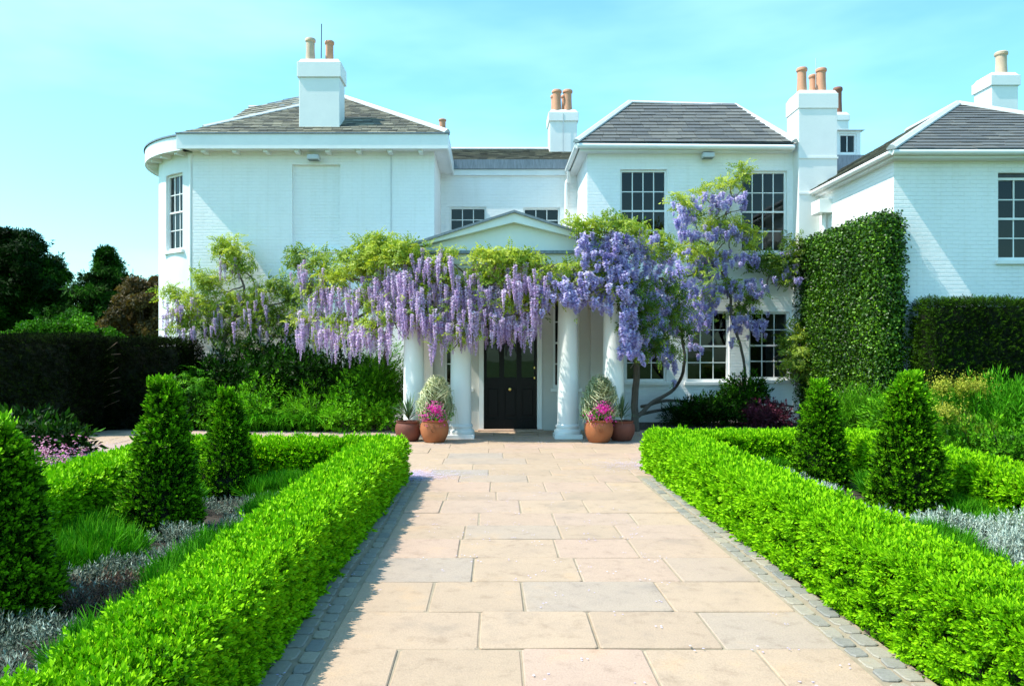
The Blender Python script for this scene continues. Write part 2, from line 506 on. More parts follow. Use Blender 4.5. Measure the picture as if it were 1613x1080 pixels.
def tleaf(T, base, d, side, ln, w, tint, fold=0.25):
    """one rhombic leaf: base, two shoulders, tip"""
    base = Vector(base); d = Vector(d).normalized(); side = Vector(side)
    side = (side - d * side.dot(d))
    if side.length < 1e-4: side = d.orthogonal()
    side.normalize(); n = d.cross(side)
    k = len(T['v'])
    for p in (base, base + d * ln * 0.5 + side * w * 0.5 + n * fold * w, base + d * ln, base + d * ln * 0.5 - side * w * 0.5 + n * fold * w):
        T['v'].append(tuple(p)); T['t'].append(tint)
    T['q'].append((k, k + 1, k + 2, k + 3))


def sprig(n=9, stem=0.05, ln=0.02, w=0.011, seed=0, spread=1.0, ttip=0.5, tbase=-0.15):
    rd = random.Random(seed); T = tmpl_new()
    for i in range(n):
        t = i / max(1, n - 1)
        a = i * 2.4 + rd.uniform(-.4, .4)
        o = Vector((math.cos(a), math.sin(a), 0))
        d = o * spread * (1.1 - 0.8 * t) + Vector((0, 0, 0.35 + 0.8 * t))
        tl = ln * rd.uniform(.75, 1.2)
        tleaf(T, (0, 0, stem * t), d, o.cross(Vector((0, 0, 1))) + Vector((0, 0, rd.uniform(-.3, .3))), tl, w * rd.uniform(.8, 1.2), tbase + (ttip - tbase) * t + rd.uniform(-.1, .1))
    return T


def pinnate(n=4, length=0.22, ln=0.06, w=0.022, seed=0, droop=0.5):
    """compound leaf: leaflets in pairs along a drooping stalk"""
    rd = random.Random(seed); T = tmpl_new()
    for i in range(n + 1):
        t = (i + 0.8) / (n + 0.8)
        c = Vector((0, length * t * 0.8, length * (t * 0.55 - droop * t * t)))
        tang = Vector((0, 0.8, 0.55 - 2 * droop * t)).normalized()
        if i == n:
            tleaf(T, c, tang, (1, 0, 0), ln, w, 0.2)
        else:
            for s in (-1, 1):
                d = Vector((s * 1.0, 0, -0.25)) + tang * 0.45
                tleaf(T, c, d, tang, ln * (1 - 0.25 * t) * rd.uniform(.85, 1.1), w, rd.uniform(-.12, .12) + 0.2 * t)
    return T


def raceme(length=0.36, rad=0.05, n=64, fl=0.026, seed=0):
    """hanging flower spike: a thin stalk whose florets all spring from it"""
    rd = random.Random(seed); T = tmpl_new()
    for i in range(n + 1):
        z = -length * i / n * .97
        T['v'] += [(-.002, 0, z), (.002, 0, z)]; T['t'] += [.1, .1]
    for i in range(n):
        T['q'].append((2 * i, 2 * i + 1, 2 * i + 3, 2 * i + 2))
    for i in range(n):
        t = (i + rd.random()) / n
        a = i * 2.39996
        r = rad * (1 - t) ** 0.55 * rd.uniform(.7, 1.15) * min(1, 0.5 + t * 6)
        s = fl * (1 - 0.5 * t) * rd.uniform(.8, 1.2)
        o = Vector((math.cos(a), math.sin(a), rd.uniform(-.7, .3))); o.normalize()
        base = Vector(T['v'][2 * i])
        side = o.cross(Vector((rd.uniform(-1, 1), rd.uniform(-1, 1), rd.uniform(-1, 1))))
        if side.length < .1: side = o.orthogonal()
        side.normalize()
        k = len(T['v'])
        sh = base + o * (r * .8)
        tt = 0.75 - 0.55 * t + rd.uniform(-.3, .3)
        for p in (sh + side * s * .62, base + o * (r + s * .7) + Vector((0, 0, rd.uniform(-.3, .3) * s)), sh - side * s * .62):
            T['v'].append(tuple(p)); T['t'].append(tt)
        T['q'].append((2 * i, k, k + 1, k + 2))
    return T


def blade(n=12, length=0.3, w=0.012, seed=0, spread=0.6, droop=0.4):
    """tuft of strap leaves, each two quads long"""
    rd = random.Random(seed); T = tmpl_new()
    for i in range(n):
        a = rd.uniform(0, 6.283); s = spread * rd.uniform(.2, 1); ln = length * rd.uniform(.6, 1.1)
        o = Vector((math.cos(a), math.sin(a), 0)); side = Vector((-math.sin(a), math.cos(a), 0)) * w * 0.5
        p0 = o * 0.01
        p1 = o * s * ln * 0.45 + Vector((0, 0, ln * 0.6))
        p2 = o * s * ln * (0.9 + droop * 0.5) + Vector((0, 0, ln * (1.0 - droop * s)))
        k = len(T['v']); tt = rd.uniform(-.15, .15)
        for p, sc, dt in ((p0 - side, 1, -.2), (p0 + side, 1, -.2), (p1 + side * .9, 1, 0), (p1 - side * .9, 1, 0), (p2 + side * .1, 1, .25), (p2 - side * .1, 1, .25)):
            T['v'].append(tuple(p)); T['t'].append(tt + dt)
        T['q'] += [(k, k + 1, k + 2, k + 3), (k + 3, k + 2, k + 4, k + 5)]
    return T


def single_leaf(ln=1.0, w=0.5, seed=0, n=5, spread=0.5):
    rd = random.Random(seed); T = tmpl_new()
    for i in range(n):
        a = rd.uniform(0, 6.28)
        tleaf(T, (rd.uniform(-spread, spread), rd.uniform(-spread, spread), rd.uniform(-.2, .2)), (math.cos(a), math.sin(a), rd.uniform(.1, .9)),
              (-math.sin(a), math.cos(a), 0), ln, w, rd.uniform(-.2, .25))
    return T


def np_t(T):
    return (np.array(T['v'], dtype=np.float32), np.array(T['q'], dtype=np.int32), np.array(T['t'], dtype=np.float32))


def mesh_np(name, V, Q, tint=None, mat=None):
    me = bpy.data.meshes.new(name)
    me.vertices.add(len(V)); me.vertices.foreach_set('co', np.ascontiguousarray(V, dtype=np.float32).ravel())
    me.loops.add(len(Q) * 4); me.loops.foreach_set('vertex_index', np.ascontiguousarray(Q, dtype=np.int32).ravel())
    me.polygons.add(len(Q)); me.polygons.foreach_set('loop_start', np.arange(0, len(Q) * 4, 4, dtype=np.int32))
    me.update(calc_edges=True)
    if tint is not None:
        a = me.attributes.new('tint', 'FLOAT', 'POINT')
        a.data.foreach_set('value', np.clip(tint, 0, 1).astype(np.float32))
    if mat is not None:
        me.materials.append(mat)
    return me


def scatter(name, tmpls, pos, dirs, scale, tint, mat, parent=None, stuff=True, spin=True):
    """copies of small leaf templates at many points, as one mesh"""
    pos = np.asarray(pos, dtype=np.float32); N = len(pos)
    dirs = np.asarray(dirs, dtype=np.float32)
    if dirs.ndim == 1: dirs = np.repeat(dirs[None, :], N, 0)
    dirs = dirs / (np.linalg.norm(dirs, axis=1, keepdims=True) + 1e-9)
    scale = np.broadcast_to(np.asarray(scale, dtype=np.float32), (N,))
    tint = np.broadcast_to(np.asarray(tint, dtype=np.float32), (N,))
    og = root_origin(parent)
    pos = pos - np.array(og, dtype=np.float32)
    ref = rng.normal(size=(N, 3)).astype(np.float32)
    a = np.cross(dirs, ref); a /= (np.linalg.norm(a, axis=1, keepdims=True) + 1e-9)
    b = np.cross(dirs, a)
    which = rng.integers(0, len(tmpls), N)
    Vs, Qs, Ts, off = [], [], [], 0
    for k, T in enumerate(tmpls):
        tv, tq, tt = np_t(T)
        idx = np.nonzero(which == k)[0]
        if len(idx) == 0: continue
        s = scale[idx][:, None, None]
        V = (tv[None, :, 0, None] * a[idx][:, None, :] + tv[None, :, 1, None] * b[idx][:, None, :] + tv[None, :, 2, None] * dirs[idx][:, None, :]) * s + pos[idx][:, None, :]
        n = len(tv)
        Q = tq[None] + (np.arange(len(idx)) * n)[:, None, None] + off
        Vs.append(V.reshape(-1, 3)); Qs.append(Q.reshape(-1, 4))
        Ts.append((tt[None, :] + tint[idx][:, None]).reshape(-1))
        off += n * len(idx)
    me = mesh_np(name, np.concatenate(Vs), np.concatenate(Qs), np.concatenate(Ts), mat)
    o = link(name, me, parent)
    if stuff: o['kind'] = 'stuff'
    return o


def lump(p, f=1.0):
    """cheap smooth pseudo noise in -1..1"""
    x, y, z = p[:, 0] * f, p[:, 1] * f, p[:, 2] * f
    return (np.sin(x * 3.1 + 1.3 * np.sin(y * 2.3 + z)) + np.sin(y * 2.7 + 1.1 * np.sin(z * 3.3 + x) + 2) + np.sin(z * 3.7 + 1.2 * np.sin(x * 2.9 + y) + 4)) / 3.0


def rbox_points(x0, x1, y0, y1, z0, z1, dens, r=0.08, faces='txXyY'):
    ps, ns = [], []
    def face(area, mk, nrm):
        n = max(1, int(area * dens)); u = rng.random(n); v = rng.random(n)
        ps.append(mk(u, v)); ns.append(np.repeat(np.array([nrm], dtype=float), n, 0))
    dx, dy, dz = x1 - x0, y1 - y0, z1 - z0
    o = lambda u: np.full_like(u, 1.0)
    if 't' in faces: face(dx * dy, lambda u, v: np.stack([x0 + dx * u, y0 + dy * v, z1 * o(u)], 1), (0, 0, 1))
    if 'x' in faces: face(dy * dz, lambda u, v: np.stack([x0 * o(u), y0 + dy * u, z0 + dz * v], 1), (-1, 0, 0))
    if 'X' in faces: face(dy * dz, lambda u, v: np.stack([x1 * o(u), y0 + dy * u, z0 + dz * v], 1), (1, 0, 0))
    if 'y' in faces: face(dx * dz, lambda u, v: np.stack([x0 + dx * u, y0 * o(u), z0 + dz * v], 1), (0, -1, 0))
    if 'Y' in faces: face(dx * dz, lambda u, v: np.stack([x0 + dx * u, y1 * o(u), z0 + dz * v], 1), (0, 1, 0))
    p = np.concatenate(ps); n = np.concatenate(ns)
    lo = np.array([x0 + r, y0 + r, z0 - 1]); hi = np.array([x1 - r, y1 - r, z1 - r])
    q = np.clip(p, lo, hi); d = p - q
    dl = np.linalg.norm(d, axis=1, keepdims=True)
    n2 = np.where(dl > 1e-6, d / np.maximum(dl, 1e-6), n)
    return q + n2 * r, n2


def hedge_leaves(name, boxes, dens, tm, size, mat, parent, r=0.08, amp=0.025, depth=0.06, tbase=0.35, near=None, freq=3.0, tips=0.1, faces='txXyY', holes=False):
    """boxes: list of (x0,x1,y0,y1,z0,z1). near: distance where leaf size is 1; farther leaves are bigger and fewer"""
    P_, N_ = [], []
    for bx in boxes:
        p, n = rbox_points(*bx[:6], dens, r, bx[6] if len(bx) > 6 else faces)
        P_.append(p); N_.append(n)
    p = np.concatenate(P_); n = np.concatenate(N_)
    # drop points buried in a neighbouring box
    keep = np.ones(len(p), bool)
    if len(boxes) > 1:
        for bx in boxes:
            ins = (p[:, 0] > bx[0] + 0.03) & (p[:, 0] < bx[1] - 0.03) & (p[:, 1] > bx[2] + 0.03) & (p[:, 1] < bx[3] - 0.03) & (p[:, 2] < bx[5] - 0.03)
            keep &= ~ins
    p, n = p[keep], n[keep]
    if holes:
        hn = .6 * lump(p, 13.0) + .6 * lump(p[:, ::-1] + 3.0, 8.0)
        k = ~((hn < np.where(n[:, 2] > .6, -.52, -.26)) & (rng.random(len(p)) < .93))
        p, n = p[k], n[k]
    sc = np.ones(len(p))
    if near:
        dist = np.maximum(p[:, 1], near)
        fac = np.clip(dist / near, 1, 2.2)
        k = rng.random(len(p)) < 1.0 / fac ** 1.5
        p, n, fac = p[k], n[k], fac[k]
        sc = fac ** 0.8
    lm = lump(p, freq)
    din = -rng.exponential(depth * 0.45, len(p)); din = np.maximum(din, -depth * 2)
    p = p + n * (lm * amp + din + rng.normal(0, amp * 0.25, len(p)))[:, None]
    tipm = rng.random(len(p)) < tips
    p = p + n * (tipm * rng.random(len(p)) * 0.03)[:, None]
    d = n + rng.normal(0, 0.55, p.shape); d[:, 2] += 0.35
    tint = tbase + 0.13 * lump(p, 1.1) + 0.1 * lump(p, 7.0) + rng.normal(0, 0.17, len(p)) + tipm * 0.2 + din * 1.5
    return scatter(name, tm, p, d, size * sc * rng.uniform(.75, 1.25, len(p)), tint, mat, parent)


SPR = [sprig(9, 0.045, 0.021, 0.012, s) for s in range(4)]
SPR_Y = [sprig(12, 0.09, 0.034, 0.009, s + 10, 1.2, 0.35) for s in range(4)]
PIN = [pinnate(4, 0.23, 0.078, 0.034, s, 0.45) for s in range(4)]
LEAF5 = [single_leaf(1.0, 0.5, s, 5, 0.6) for s in range(4)]


def ell_points(c, rx, ry, rz, n, low=-0.2, amp=0.15, freq=1.5, thick=0.15):
    v = rng.normal(size=(int(n * 2.2) + 8, 3)); v /= np.linalg.norm(v, axis=1, keepdims=True)
    v = v[v[:, 2] > low][:n]
    rad = 1 + amp * lump(v * 2.0 + np.array(c)[None, :] * 0.7, freq) - rng.exponential(thick, len(v)).clip(0, 0.6)
    p = np.array(c) + v * rad[:, None] * np.array([rx, ry, rz])
    nn = v / np.array([rx, ry, rz]); nn /= np.linalg.norm(nn, axis=1, keepdims=True)
    return p, nn


# ------------------------------------------------------------------ the ground and paths
def structure(name, mb, mat):
    o = mb.build(name, mat); o['kind'] = 'structure'; return o


structure('ground', MB().add([(-400, -200, 0), (400, -200, 0), (400, 600, 0), (-400, 600, 0)], [(0, 1, 2, 3)]), M['lawn'])
structure('garden_soil', MB().add([(-12, -1, .004), (14, -1, .004), (14, 21, .004), (-12, 21, .004)], [(0, 1, 2, 3)]), M['soil'])
XL, XR = -0.90, 1.87           # slab edges of the garden path
path = structure('path', MB().box(-1.16, 2.13, 1.5, 9.86, -0.05, 0.024), M['mortar'])
court = structure('courtyard_paving', MB().box(-9.5, 5.9, 9.865, 16.1, -0.05, 0.0245), M['mortar'])


def slab_obj(x0, x1, y0, y1, parent, name='slab', top=0.032, mat=None, rnd=0.02):
    """one flagstone with chipped corners and a slightly uneven top"""
    g = 0.006
    x0 += g; x1 -= g; y0 += g; y1 -= g
    j = lambda a: random.uniform(-a, a)
    c = min(rnd, (x1 - x0) * .3, (y1 - y0) * .3)
    pts = []
    for (cx, cy, sx, sy) in ((x0, y0, 1, 1), (x1, y0, -1, 1), (x1, y1, -1, -1), (x0, y1, 1, -1)):
        a = (cx + sx * c * random.uniform(.3, 1), cy + j(.004)); b = (cx + j(.004), cy + sy * c * random.uniform(.3, 1))
        pts += [b, a] if (sx, sy) in ((1, 1), (-1, -1)) else [a, b]
    z = top + j(0.003); tx, ty = j(.004), j(.004)
    mx, my = (x0 + x1) / 2, (y0 + y1) / 2
    zz = lambda p: z + tx * (p[0] - mx) + ty * (p[1] - my)
    n = len(pts)
    ins = [(mx + (p[0] - mx) * (1 - 0.012 / max(.05, x1 - x0)), my + (p[1] - my) * (1 - 0.012 / max(.05, y1 - y0))) for p in pts]
    V = [(p[0], p[1], 0.0) for p in pts] + [(p[0], p[1], zz(p) - 0.005) for p in pts] + [(p[0], p[1], zz(p)) for p in ins]
    Fc = []
    for k in (0, n):
        for i in range(n):
            Fc.append((k + i, k + (i + 1) % n, k + n + (i + 1) % n, k + n + i))
    Fc.append(tuple(range(2 * n, 3 * n)))
    b = MB(); b.add(V, Fc)
    return b.build(name, mat or M['slab'], parent)


rows = [2.3, 2.9, 3.49, 4.085, 4.68, 5.30, 5.93, 6.53, 7.06, 7.62, 8.28, 8.8, 9.46, 10.0, 10.5, 11.06, 11.65, 12.3, 12.95, 13.55, 14.2, 14.85, 15.45, 16.05]
fixed = {3: [-0.075, 0.575, 1.25], 4: [-0.40, 0.20, 1.12], 5: [-.14, .63, 1.32], 6: [-.27, .52, 1.15], 2: [-0.5, 0.15, 0.8, 1.4]}
for i in range(len(rows) - 1):
    y0, y1 = rows[i], rows[i + 1]
    if y0 < 9.9:
        a, b, par = XL, XR, path
        if i in fixed:
            js = [a] + fixed[i] + [b]
        else:
            js = [a]; x = a + random.uniform(.35, .9)
            while x < b - 0.35:
                js.append(x); x += random.uniform(.5, .98)
            js.append(b)
    else:
        a, b, par = -7.6, 5.6, court
        js = [a]; x = a + random.uniform(.4, .9)
        while x < b - 0.4:
            js.append(x); x += random.uniform(.75, 1.3)
        js.append(b)
    for q in range(len(js) - 1):
        slab_obj(js[q], js[q + 1], y0, y1, par)

# granite setts along both sides of the path
for k_, (xa, xb) in enumerate(((-1.14, -1.03), (-1.015, -0.915), (1.885, 1.99), (2.005, 2.115))):
    y = 2.4
    while y < 9.7:
        ln = random.uniform(.115, .19)
        dx = 0.012 * math.sin(y * 2 + k_)
        slab_obj(xa + dx, xb + dx, y, y + ln, path, 'sett', 0.034, M['sett'], 0.03)
        y += ln + 0.004


def petals(name, n, spots, label):
    ps = []
    for (x, y, sx, sy, k) in spots:
        m = int(n * k)
        ps.append(np.stack([rng.normal(x, sx, m), rng.normal(y, sy, m), np.full(m, 0.04) + rng.random(m) * 0.004], 1))
    p = np.concatenate(ps)
    T = [single_leaf(0.016, 0.012, s, 3, 0.03) for s in range(3)]
    for t in T: t['v'] = [(a, b, c * 0.02) for a, b, c in t['v']]
    o = scatter(name, T, p, np.array([0, 0, 1.0]), rng.uniform(.7, 1.3, len(p)), rng.uniform(.2, .8, len(p)), M['petal_fall'])
    tag(o, label, 'petals', kind='stuff')
    return o


petals('fallen_petals', 900, [(-1.0, 9.9, .16, .22, 1.0), (-0.9, 10.0, .4, .25, .4), (2.2, 10.9, .35, .3, .7), (0.4, 14.3, 1.8, .4, .9), (-3.0, 14.0, 2.0, 1.2, .5), (3.6, 15.6, 1.3, 1.2, 1.3), (0.6, 7, .9, 3, .16), (-6.6, 12.4, .45, .7, 1.6), (-5.6, 13.8, .8, .5, 1.4), (-4.5, 15.4, 1.8, .25, .8)],
       'pale lilac wisteria petals scattered over the paving by the hedge ends and pots')

# ------------------------------------------------------------------ the house
house = thing('white_house', (0.4, 18.3, 0), 'large white painted brick country house with slate hipped roofs, sash windows and columned porch', 'house')


def wall_front(name, x0, x1, z0, z1, Y, ops, mat, thick=0.3, parent=None, reveal=0.14):
    """wall facing -Y with rectangular openings (x0,x1,z0,z1)"""
    xs = sorted({x0, x1} | {o[0] for o in ops} | {o[1] for o in ops})
    zs = sorted({z0, z1} | {o[2] for o in ops} | {o[3] for o in ops})
    b = MB()
    for i in range(len(xs) - 1):
        for j in range(len(zs) - 1):
            cx, cz = (xs[i] + xs[i + 1]) / 2, (zs[j] + zs[j + 1]) / 2
            if any(o[0] < cx < o[1] and o[2] < cz < o[3] for o in ops): continue
            b.add([(xs[i], Y, zs[j]), (xs[i + 1], Y, zs[j]), (xs[i + 1], Y, zs[j + 1]), (xs[i], Y, zs[j + 1])], [(0, 1, 2, 3)])
            b.add([(xs[i], Y + thick, zs[j]), (xs[i + 1], Y + thick, zs[j]), (xs[i + 1], Y + thick, zs[j + 1]), (xs[i], Y + thick, zs[j + 1])], [(3, 2, 1, 0)])
    for o in ops:
        a, c, d, e = o[:4]
        b.add([(a, Y, d), (c, Y, d), (c, Y, e), (a, Y, e), (a, Y + thick, d), (c, Y + thick, d), (c, Y + thick, e), (a, Y + thick, e)],
              [(0, 4, 5, 1), (1, 5, 6, 2), (2, 6, 7, 3), (3, 7, 4, 0)])
    b.add([(x0, Y, z0), (x1, Y, z0), (x1, Y, z1), (x0, Y, z1), (x0, Y + thick, z0), (x1, Y + thick, z0), (x1, Y + thick, z1), (x0, Y + thick, z1)],
          [(0, 4, 5, 1), (1, 5, 6, 2), (2, 6, 7, 3), (3, 7, 4, 0)])
    return b.build(name, mat, parent or house)


def sash_window(O, U, N, W, H, cols, rows_, parent=None, sill=True, depth=0.10, meet=None, head_gap=0.0):
    """sliding sash set in an opening: O lower-left corner on wall face, U right, N outwards"""
    O = Vector(O); U = Vector(U).normalized(); N = Vector(N).normalized(); Z = Vector((0, 0, 1))
    def bx(mb, u0, u1, v0, v1, w0, w1):
        pts = []
        for w in (w1, w0):
            for (u, v) in ((u0, v0), (u1, v0), (u1, v1), (u0, v1)):
                pts.append(O + U * u + Z * v + N * w)
        mb.add(pts, [(0, 1, 2, 3), (7, 6, 5, 4), (0, 4, 5, 1), (1, 5, 6, 2), (2, 6, 7, 3), (3, 7, 4, 0)])
        return mb
    fr = MB(); t = 0.05
    d0, d1 = -depth - 0.07, -depth
    bx(fr, 0, t, 0, H, d0, d1); bx(fr, W - t, W, 0, H, d0, d1)
    bx(fr, t, W - t, H - t, H, d0, d1); bx(fr, t, W - t, 0, t * 1.3, d0, d1)
    win = fr.build('window', M['paint'], parent or house)
    iw, ih = W - 2 * t, H - 2.3 * t
    mid = meet if meet is not None else rows_ // 2
    rail = MB(); vm = 1.3 * t + ih * mid / rows_
    bx(rail, t, W - t, vm - 0.02, vm + 0.02, d0 + 0.012, d1 - 0.004)
    if rows_ > 1: rail.build('meeting_rail', M['paint'], win)
    g = 0.011
    for i in range(1, cols):
        u = t + iw * i / cols
        for (va, vb, dd) in ((1.3 * t, vm - 0.02, 0.02), (vm + 0.02, H - t, 0.0)):
            bx(MB(), u - g, u + g, va, vb, d0 + 0.02 - dd * .3, d1 - 0.02 - dd * .6).build('glazing_bar', M['paint'], win)
    for j in range(1, rows_):
        if j == mid: continue
        v = 1.3 * t + ih * j / rows_
        bx(MB(), t, W - t, v - g, v + g, d0 + 0.016, d1 - 0.026).build('glazing_bar', M['paint'], win)
    for i in range(cols):
        for j in range(rows_):
            u0 = t + iw * i / cols + g; u1 = t + iw * (i + 1) / cols - g
            v0 = 1.3 * t + ih * j / rows_ + g; v1 = 1.3 * t + ih * (j + 1) / rows_ - g
            a = random.uniform(-.004, .004); c = random.uniform(-.003, .003)
            q = MB(); w = d0 + 0.03
            q.add([O + U * u0 + Z * v0 + N * (w + a), O + U * u1 + Z * v0 + N * (w - a), O + U * u1 + Z * v1 + N * (w - a + c), O + U * u0 + Z * v1 + N * (w + a + c)], [(0, 1, 2, 3)])
            q.build('pane', M['glass'], win)
    if sill:
        s = MB(); bx(s, -0.05, W + 0.05, -0.075, -0.004, -depth, 0.06); s.build('sill', M['paint'], win)
    return win


def slate_face(poly, parent, course=0.2, width=0.3, single=True, name='slate', merged='slate_course'):
    """clip overlapping slates to a roof plane; each slate is its own piece when single"""
    P0 = [Vector(p) for p in poly]
    U = (P0[1] - P0[0]); U.normalize()
    n = (P0[1] - P0[0]).cross(P0[-1] - P0[0]).normalized()
    if n.z < 0: n = -n
    V = n.cross(U).normalized()
    if V.z < 0: V = -V
    p2 = [((p - P0[0]).dot(U), (p - P0[0]).dot(V)) for p in P0]
    area = sum(p2[i][0] * p2[(i + 1) % len(p2)][1] - p2[(i + 1) % len(p2)][0] * p2[i][1] for i in range(len(p2)))
    if area < 0: p2 = p2[::-1]
    def clip(q):
        for i in range(len(p2)):
            a, b = p2[i], p2[(i + 1) % len(p2)]
            out = []
            side = lambda p: (b[0] - a[0]) * (p[1] - a[1]) - (b[1] - a[1]) * (p[0] - a[0])
            for k in range(len(q)):
                c, d = q[k], q[(k + 1) % len(q)]
                sc, sd = side(c), side(d)
                if sc >= 0: out.append(c)
                if sc * sd < 0:
                    t = sc / (sc - sd); out.append((c[0] + t * (d[0] - c[0]), c[1] + t * (d[1] - c[1])))
            q = out
            if len(q) < 3: return []
        return q
    us = [p[0] for p in p2]; vs_ = [p[1] for p in p2]
    acc = MB(); k = 0; v = min(vs_) - 0.02
    while v < max(vs_):
        u = min(us) - random.uniform(0, width)
        while u < max(us):
            w = width * random.uniform(.85, 1.15)
            lo = v + random.uniform(-.012, .012)
            q = clip([(u + .004, lo), (u + w - .004, lo + random.uniform(-.005, .005)), (u + w - .004, v + course * 1.18), (u + .004, v + course * 1.18)])
            u += w
            if len(q) < 3: continue
            ar = abs(sum(q[i][0] * q[(i + 1) % len(q)][1] - q[(i + 1) % len(q)][0] * q[i][1] for i in range(len(q)))) / 2
            if ar < 0.004: continue
            lift = random.uniform(0, .006); tk = random.uniform(.008, .013)
            top = [P0[0] + U * a + V * b + n * (0.030 + lift - 0.018 * (b - v) / course) for a, b in q]
            bot = [p - n * tk for p in top]
            m = len(q)
            fs = [tuple(range(m)), tuple(range(2 * m - 1, m - 1, -1))] + [(i, i + m, (i + 1) % m + m, (i + 1) % m) for i in range(m)]
            if single:
                MB().add(top + bot, fs).build(name, M['slate'], parent); k += 1
            else:
                acc.add(top + bot, fs)
        v += course
    if not single:
        o = acc.build(merged, M['slate_many'], parent); o['kind'] = 'stuff'
    return k


# slates joined into one piece take their variation from place instead of from the object
def slate_many():
    m, t, b, o = nt('roof_slate_field')
    g = t.nodes.new('ShaderNodeNewGeometry')
    r = ramp(t, [(0.0, (0.0796, 0.0777, 0.0660)), (0.35, (0.1503, 0.1440, 0.1155)), (0.7, (0.2033, 0.1945, 0.1526)), (1.0, (0.2740, 0.2608, 0.2063))])
    ri = g.outputs['Random Per Island']
    t.links.new(ri, r.inputs[0])
    n = noise(t, 2.5, 6, 0.7)
    r2 = ramp(t, [(0.3, (0.7, 0.72, 0.68)), (0.7, (1.25, 1.2, 1.1))])
    t.links.new(n.outputs[0], r2.inputs[0])
    mu = t.nodes.new('ShaderNodeMix'); mu.data_type = 'RGBA'; mu.blend_type = 'MULTIPLY'; mu.inputs[0].default_value = 1
    t.links.new(r.outputs[0], mu.inputs[6]); t.links.new(r2.outputs[0], mu.inputs[7])
    t.links.new(mu.outputs[2], b.inputs['Base Color']); b.inputs['Roughness'].default_value = 0.6
    n2 = noise(t, 30, 4, 0.6); bump(t, b, n2.outputs[0], 0.004, 0.7)
    return m


M['slate_many'] = slate_many()


def strip(a, b, w, h, name, mat, parent, up=(0, 0, 1)):
    """lead roll or board laid from a to b"""
    a, b, up = Vector(a), Vector(b), Vector(up)
    d = (b - a).normalized(); s = d.cross(up).normalized(); n = s.cross(d)
    mb = MB(); pts = []
    prof = [(-w / 2, 0), (w / 2, 0), (w / 2, h * .35), (w * .12, h), (-w * .12, h), (-w / 2, h * .35)]
    for (x, z) in prof: pts.append(a + s * x + n * z)
    mb.prism(pts, b - a)
    return mb.build(name, mat, parent)


# ---- left block --------------------------------------------------------------
YL = 18.2
xl0, xl1 = XX(303, YL), XX(684, YL)
zl = ZZ(238, YL)
bw = (XX(460, YL), XX(536, YL), ZZ(393, YL), ZZ(259, YL))
b = wall_front('front_wall', xl0, xl1, 0, zl, YL, [bw], M['brick_x'])
b['label'] = 'left wing wall with blocked window recess'
MB().box(bw[0] - .02, bw[1] + .02, YL + 0.10, YL + 0.24, bw[2] - .02, bw[3] + .02).build('blind_window', M['brick_x'], house)
MB().box(bw[0] - .03, bw[1] + .03, YL - 0.05, YL + 0.10, bw[2] - 0.07, bw[2] - .003).build('window_sill', M['paint'], house)
MB().box(xl1 - .3, xl1 - 0.002, YL + .3, 24.5, 0, zl).build('side_wall', M['brick_y'], house)
MB().box(xl0, xl1, 24.5, 24.8, 0, zl).build('back_wall', M['brick_x'], house)

# the bow on the garden side
BC = Vector((-6.4, 20.4)); BR = 2.33
ang0 = math.atan2(YL + .05 - BC.y, xl0 - BC.x); ang1 = -ang0
a0 = math.degrees(ang0) % 360; a1 = 360 - a0 + 0.0   # degrees, sweeping through 180
lo_a, hi_a = min(a0, 360 - a0), max(a0, 360 - a0)


def bowpt(a, r, z): return (BC.x + r * math.cos(R(a)), BC.y + r * math.sin(R(a)), z)


wa0, wa1 = 225.5, 243.0     # angular range of the sash window
wz0, wz1 = ZZ(396, 18.7), ZZ(277, 18.7)
bowm = MB(); NS = 40
angs = sorted(set([lo_a + (hi_a - lo_a) * i / NS for i in range(NS + 1)] + [wa0, wa1]))
for i in range(len(angs) - 1):
    A, B = angs[i], angs[i + 1]; mid = (A + B) / 2
    spans = [(0, wz0), (wz1, zl)] if wa0 < mid < wa1 else [(0, zl)]
    for (z0, z1) in spans:
        bowm.add([bowpt(A, BR, z0), bowpt(B, BR, z0), bowpt(B, BR, z1), bowpt(A, BR, z1), bowpt(A, BR - .3, z0), bowpt(B, BR - .3, z0), bowpt(B, BR - .3, z1), bowpt(A, BR - .3, z1)],
                 [(0, 3, 2, 1), (4, 5, 6, 7), (3, 7, 6, 2), (0, 1, 5, 4)])
for a_ in (wa0, wa1):
    bowm.add([bowpt(a_, BR, wz0), bowpt(a_, BR - .3, wz0), bowpt(a_, BR - .3, wz1), bowpt(a_, BR, wz1)], [(0, 1, 2, 3)])
bo = bowm.build('bow_wall', M['stucco'], house, smooth=True)
pA, pB = Vector(bowpt(wa0, BR, wz0)), Vector(bowpt(wa1, BR, wz0))
# seen from outside the opening runs from wa0 (left, farther) to wa1 (right, nearer)
U_ = (pB - pA); Nn = Vector((math.cos(R((wa0 + wa1) / 2)), math.sin(R((wa0 + wa1) / 2)), 0))
sash_window(pA, U_, Nn, U_.length, wz1 - wz0, 3, 4, sill=True, depth=0.06)
# near-black room backs behind the glass; indoor dimness is put into their colour
MB().box(xl0 + .3, xl1 - .35, YL + .32, 24.4, 0.1, zl - .1).build('room_interior', M['room'], house)
inner = MB()
for i in range(len(angs) - 1):
    A, B = angs[i], angs[i + 1]
    inner.add([bowpt(A, BR - 1.0, 0), bowpt(B, BR - 1.0, 0), bowpt(B, BR - 1.0, zl), bowpt(A, BR - 1.0, zl)], [(0, 3, 2, 1)])
inner.build('room_interior', M['room'], house)

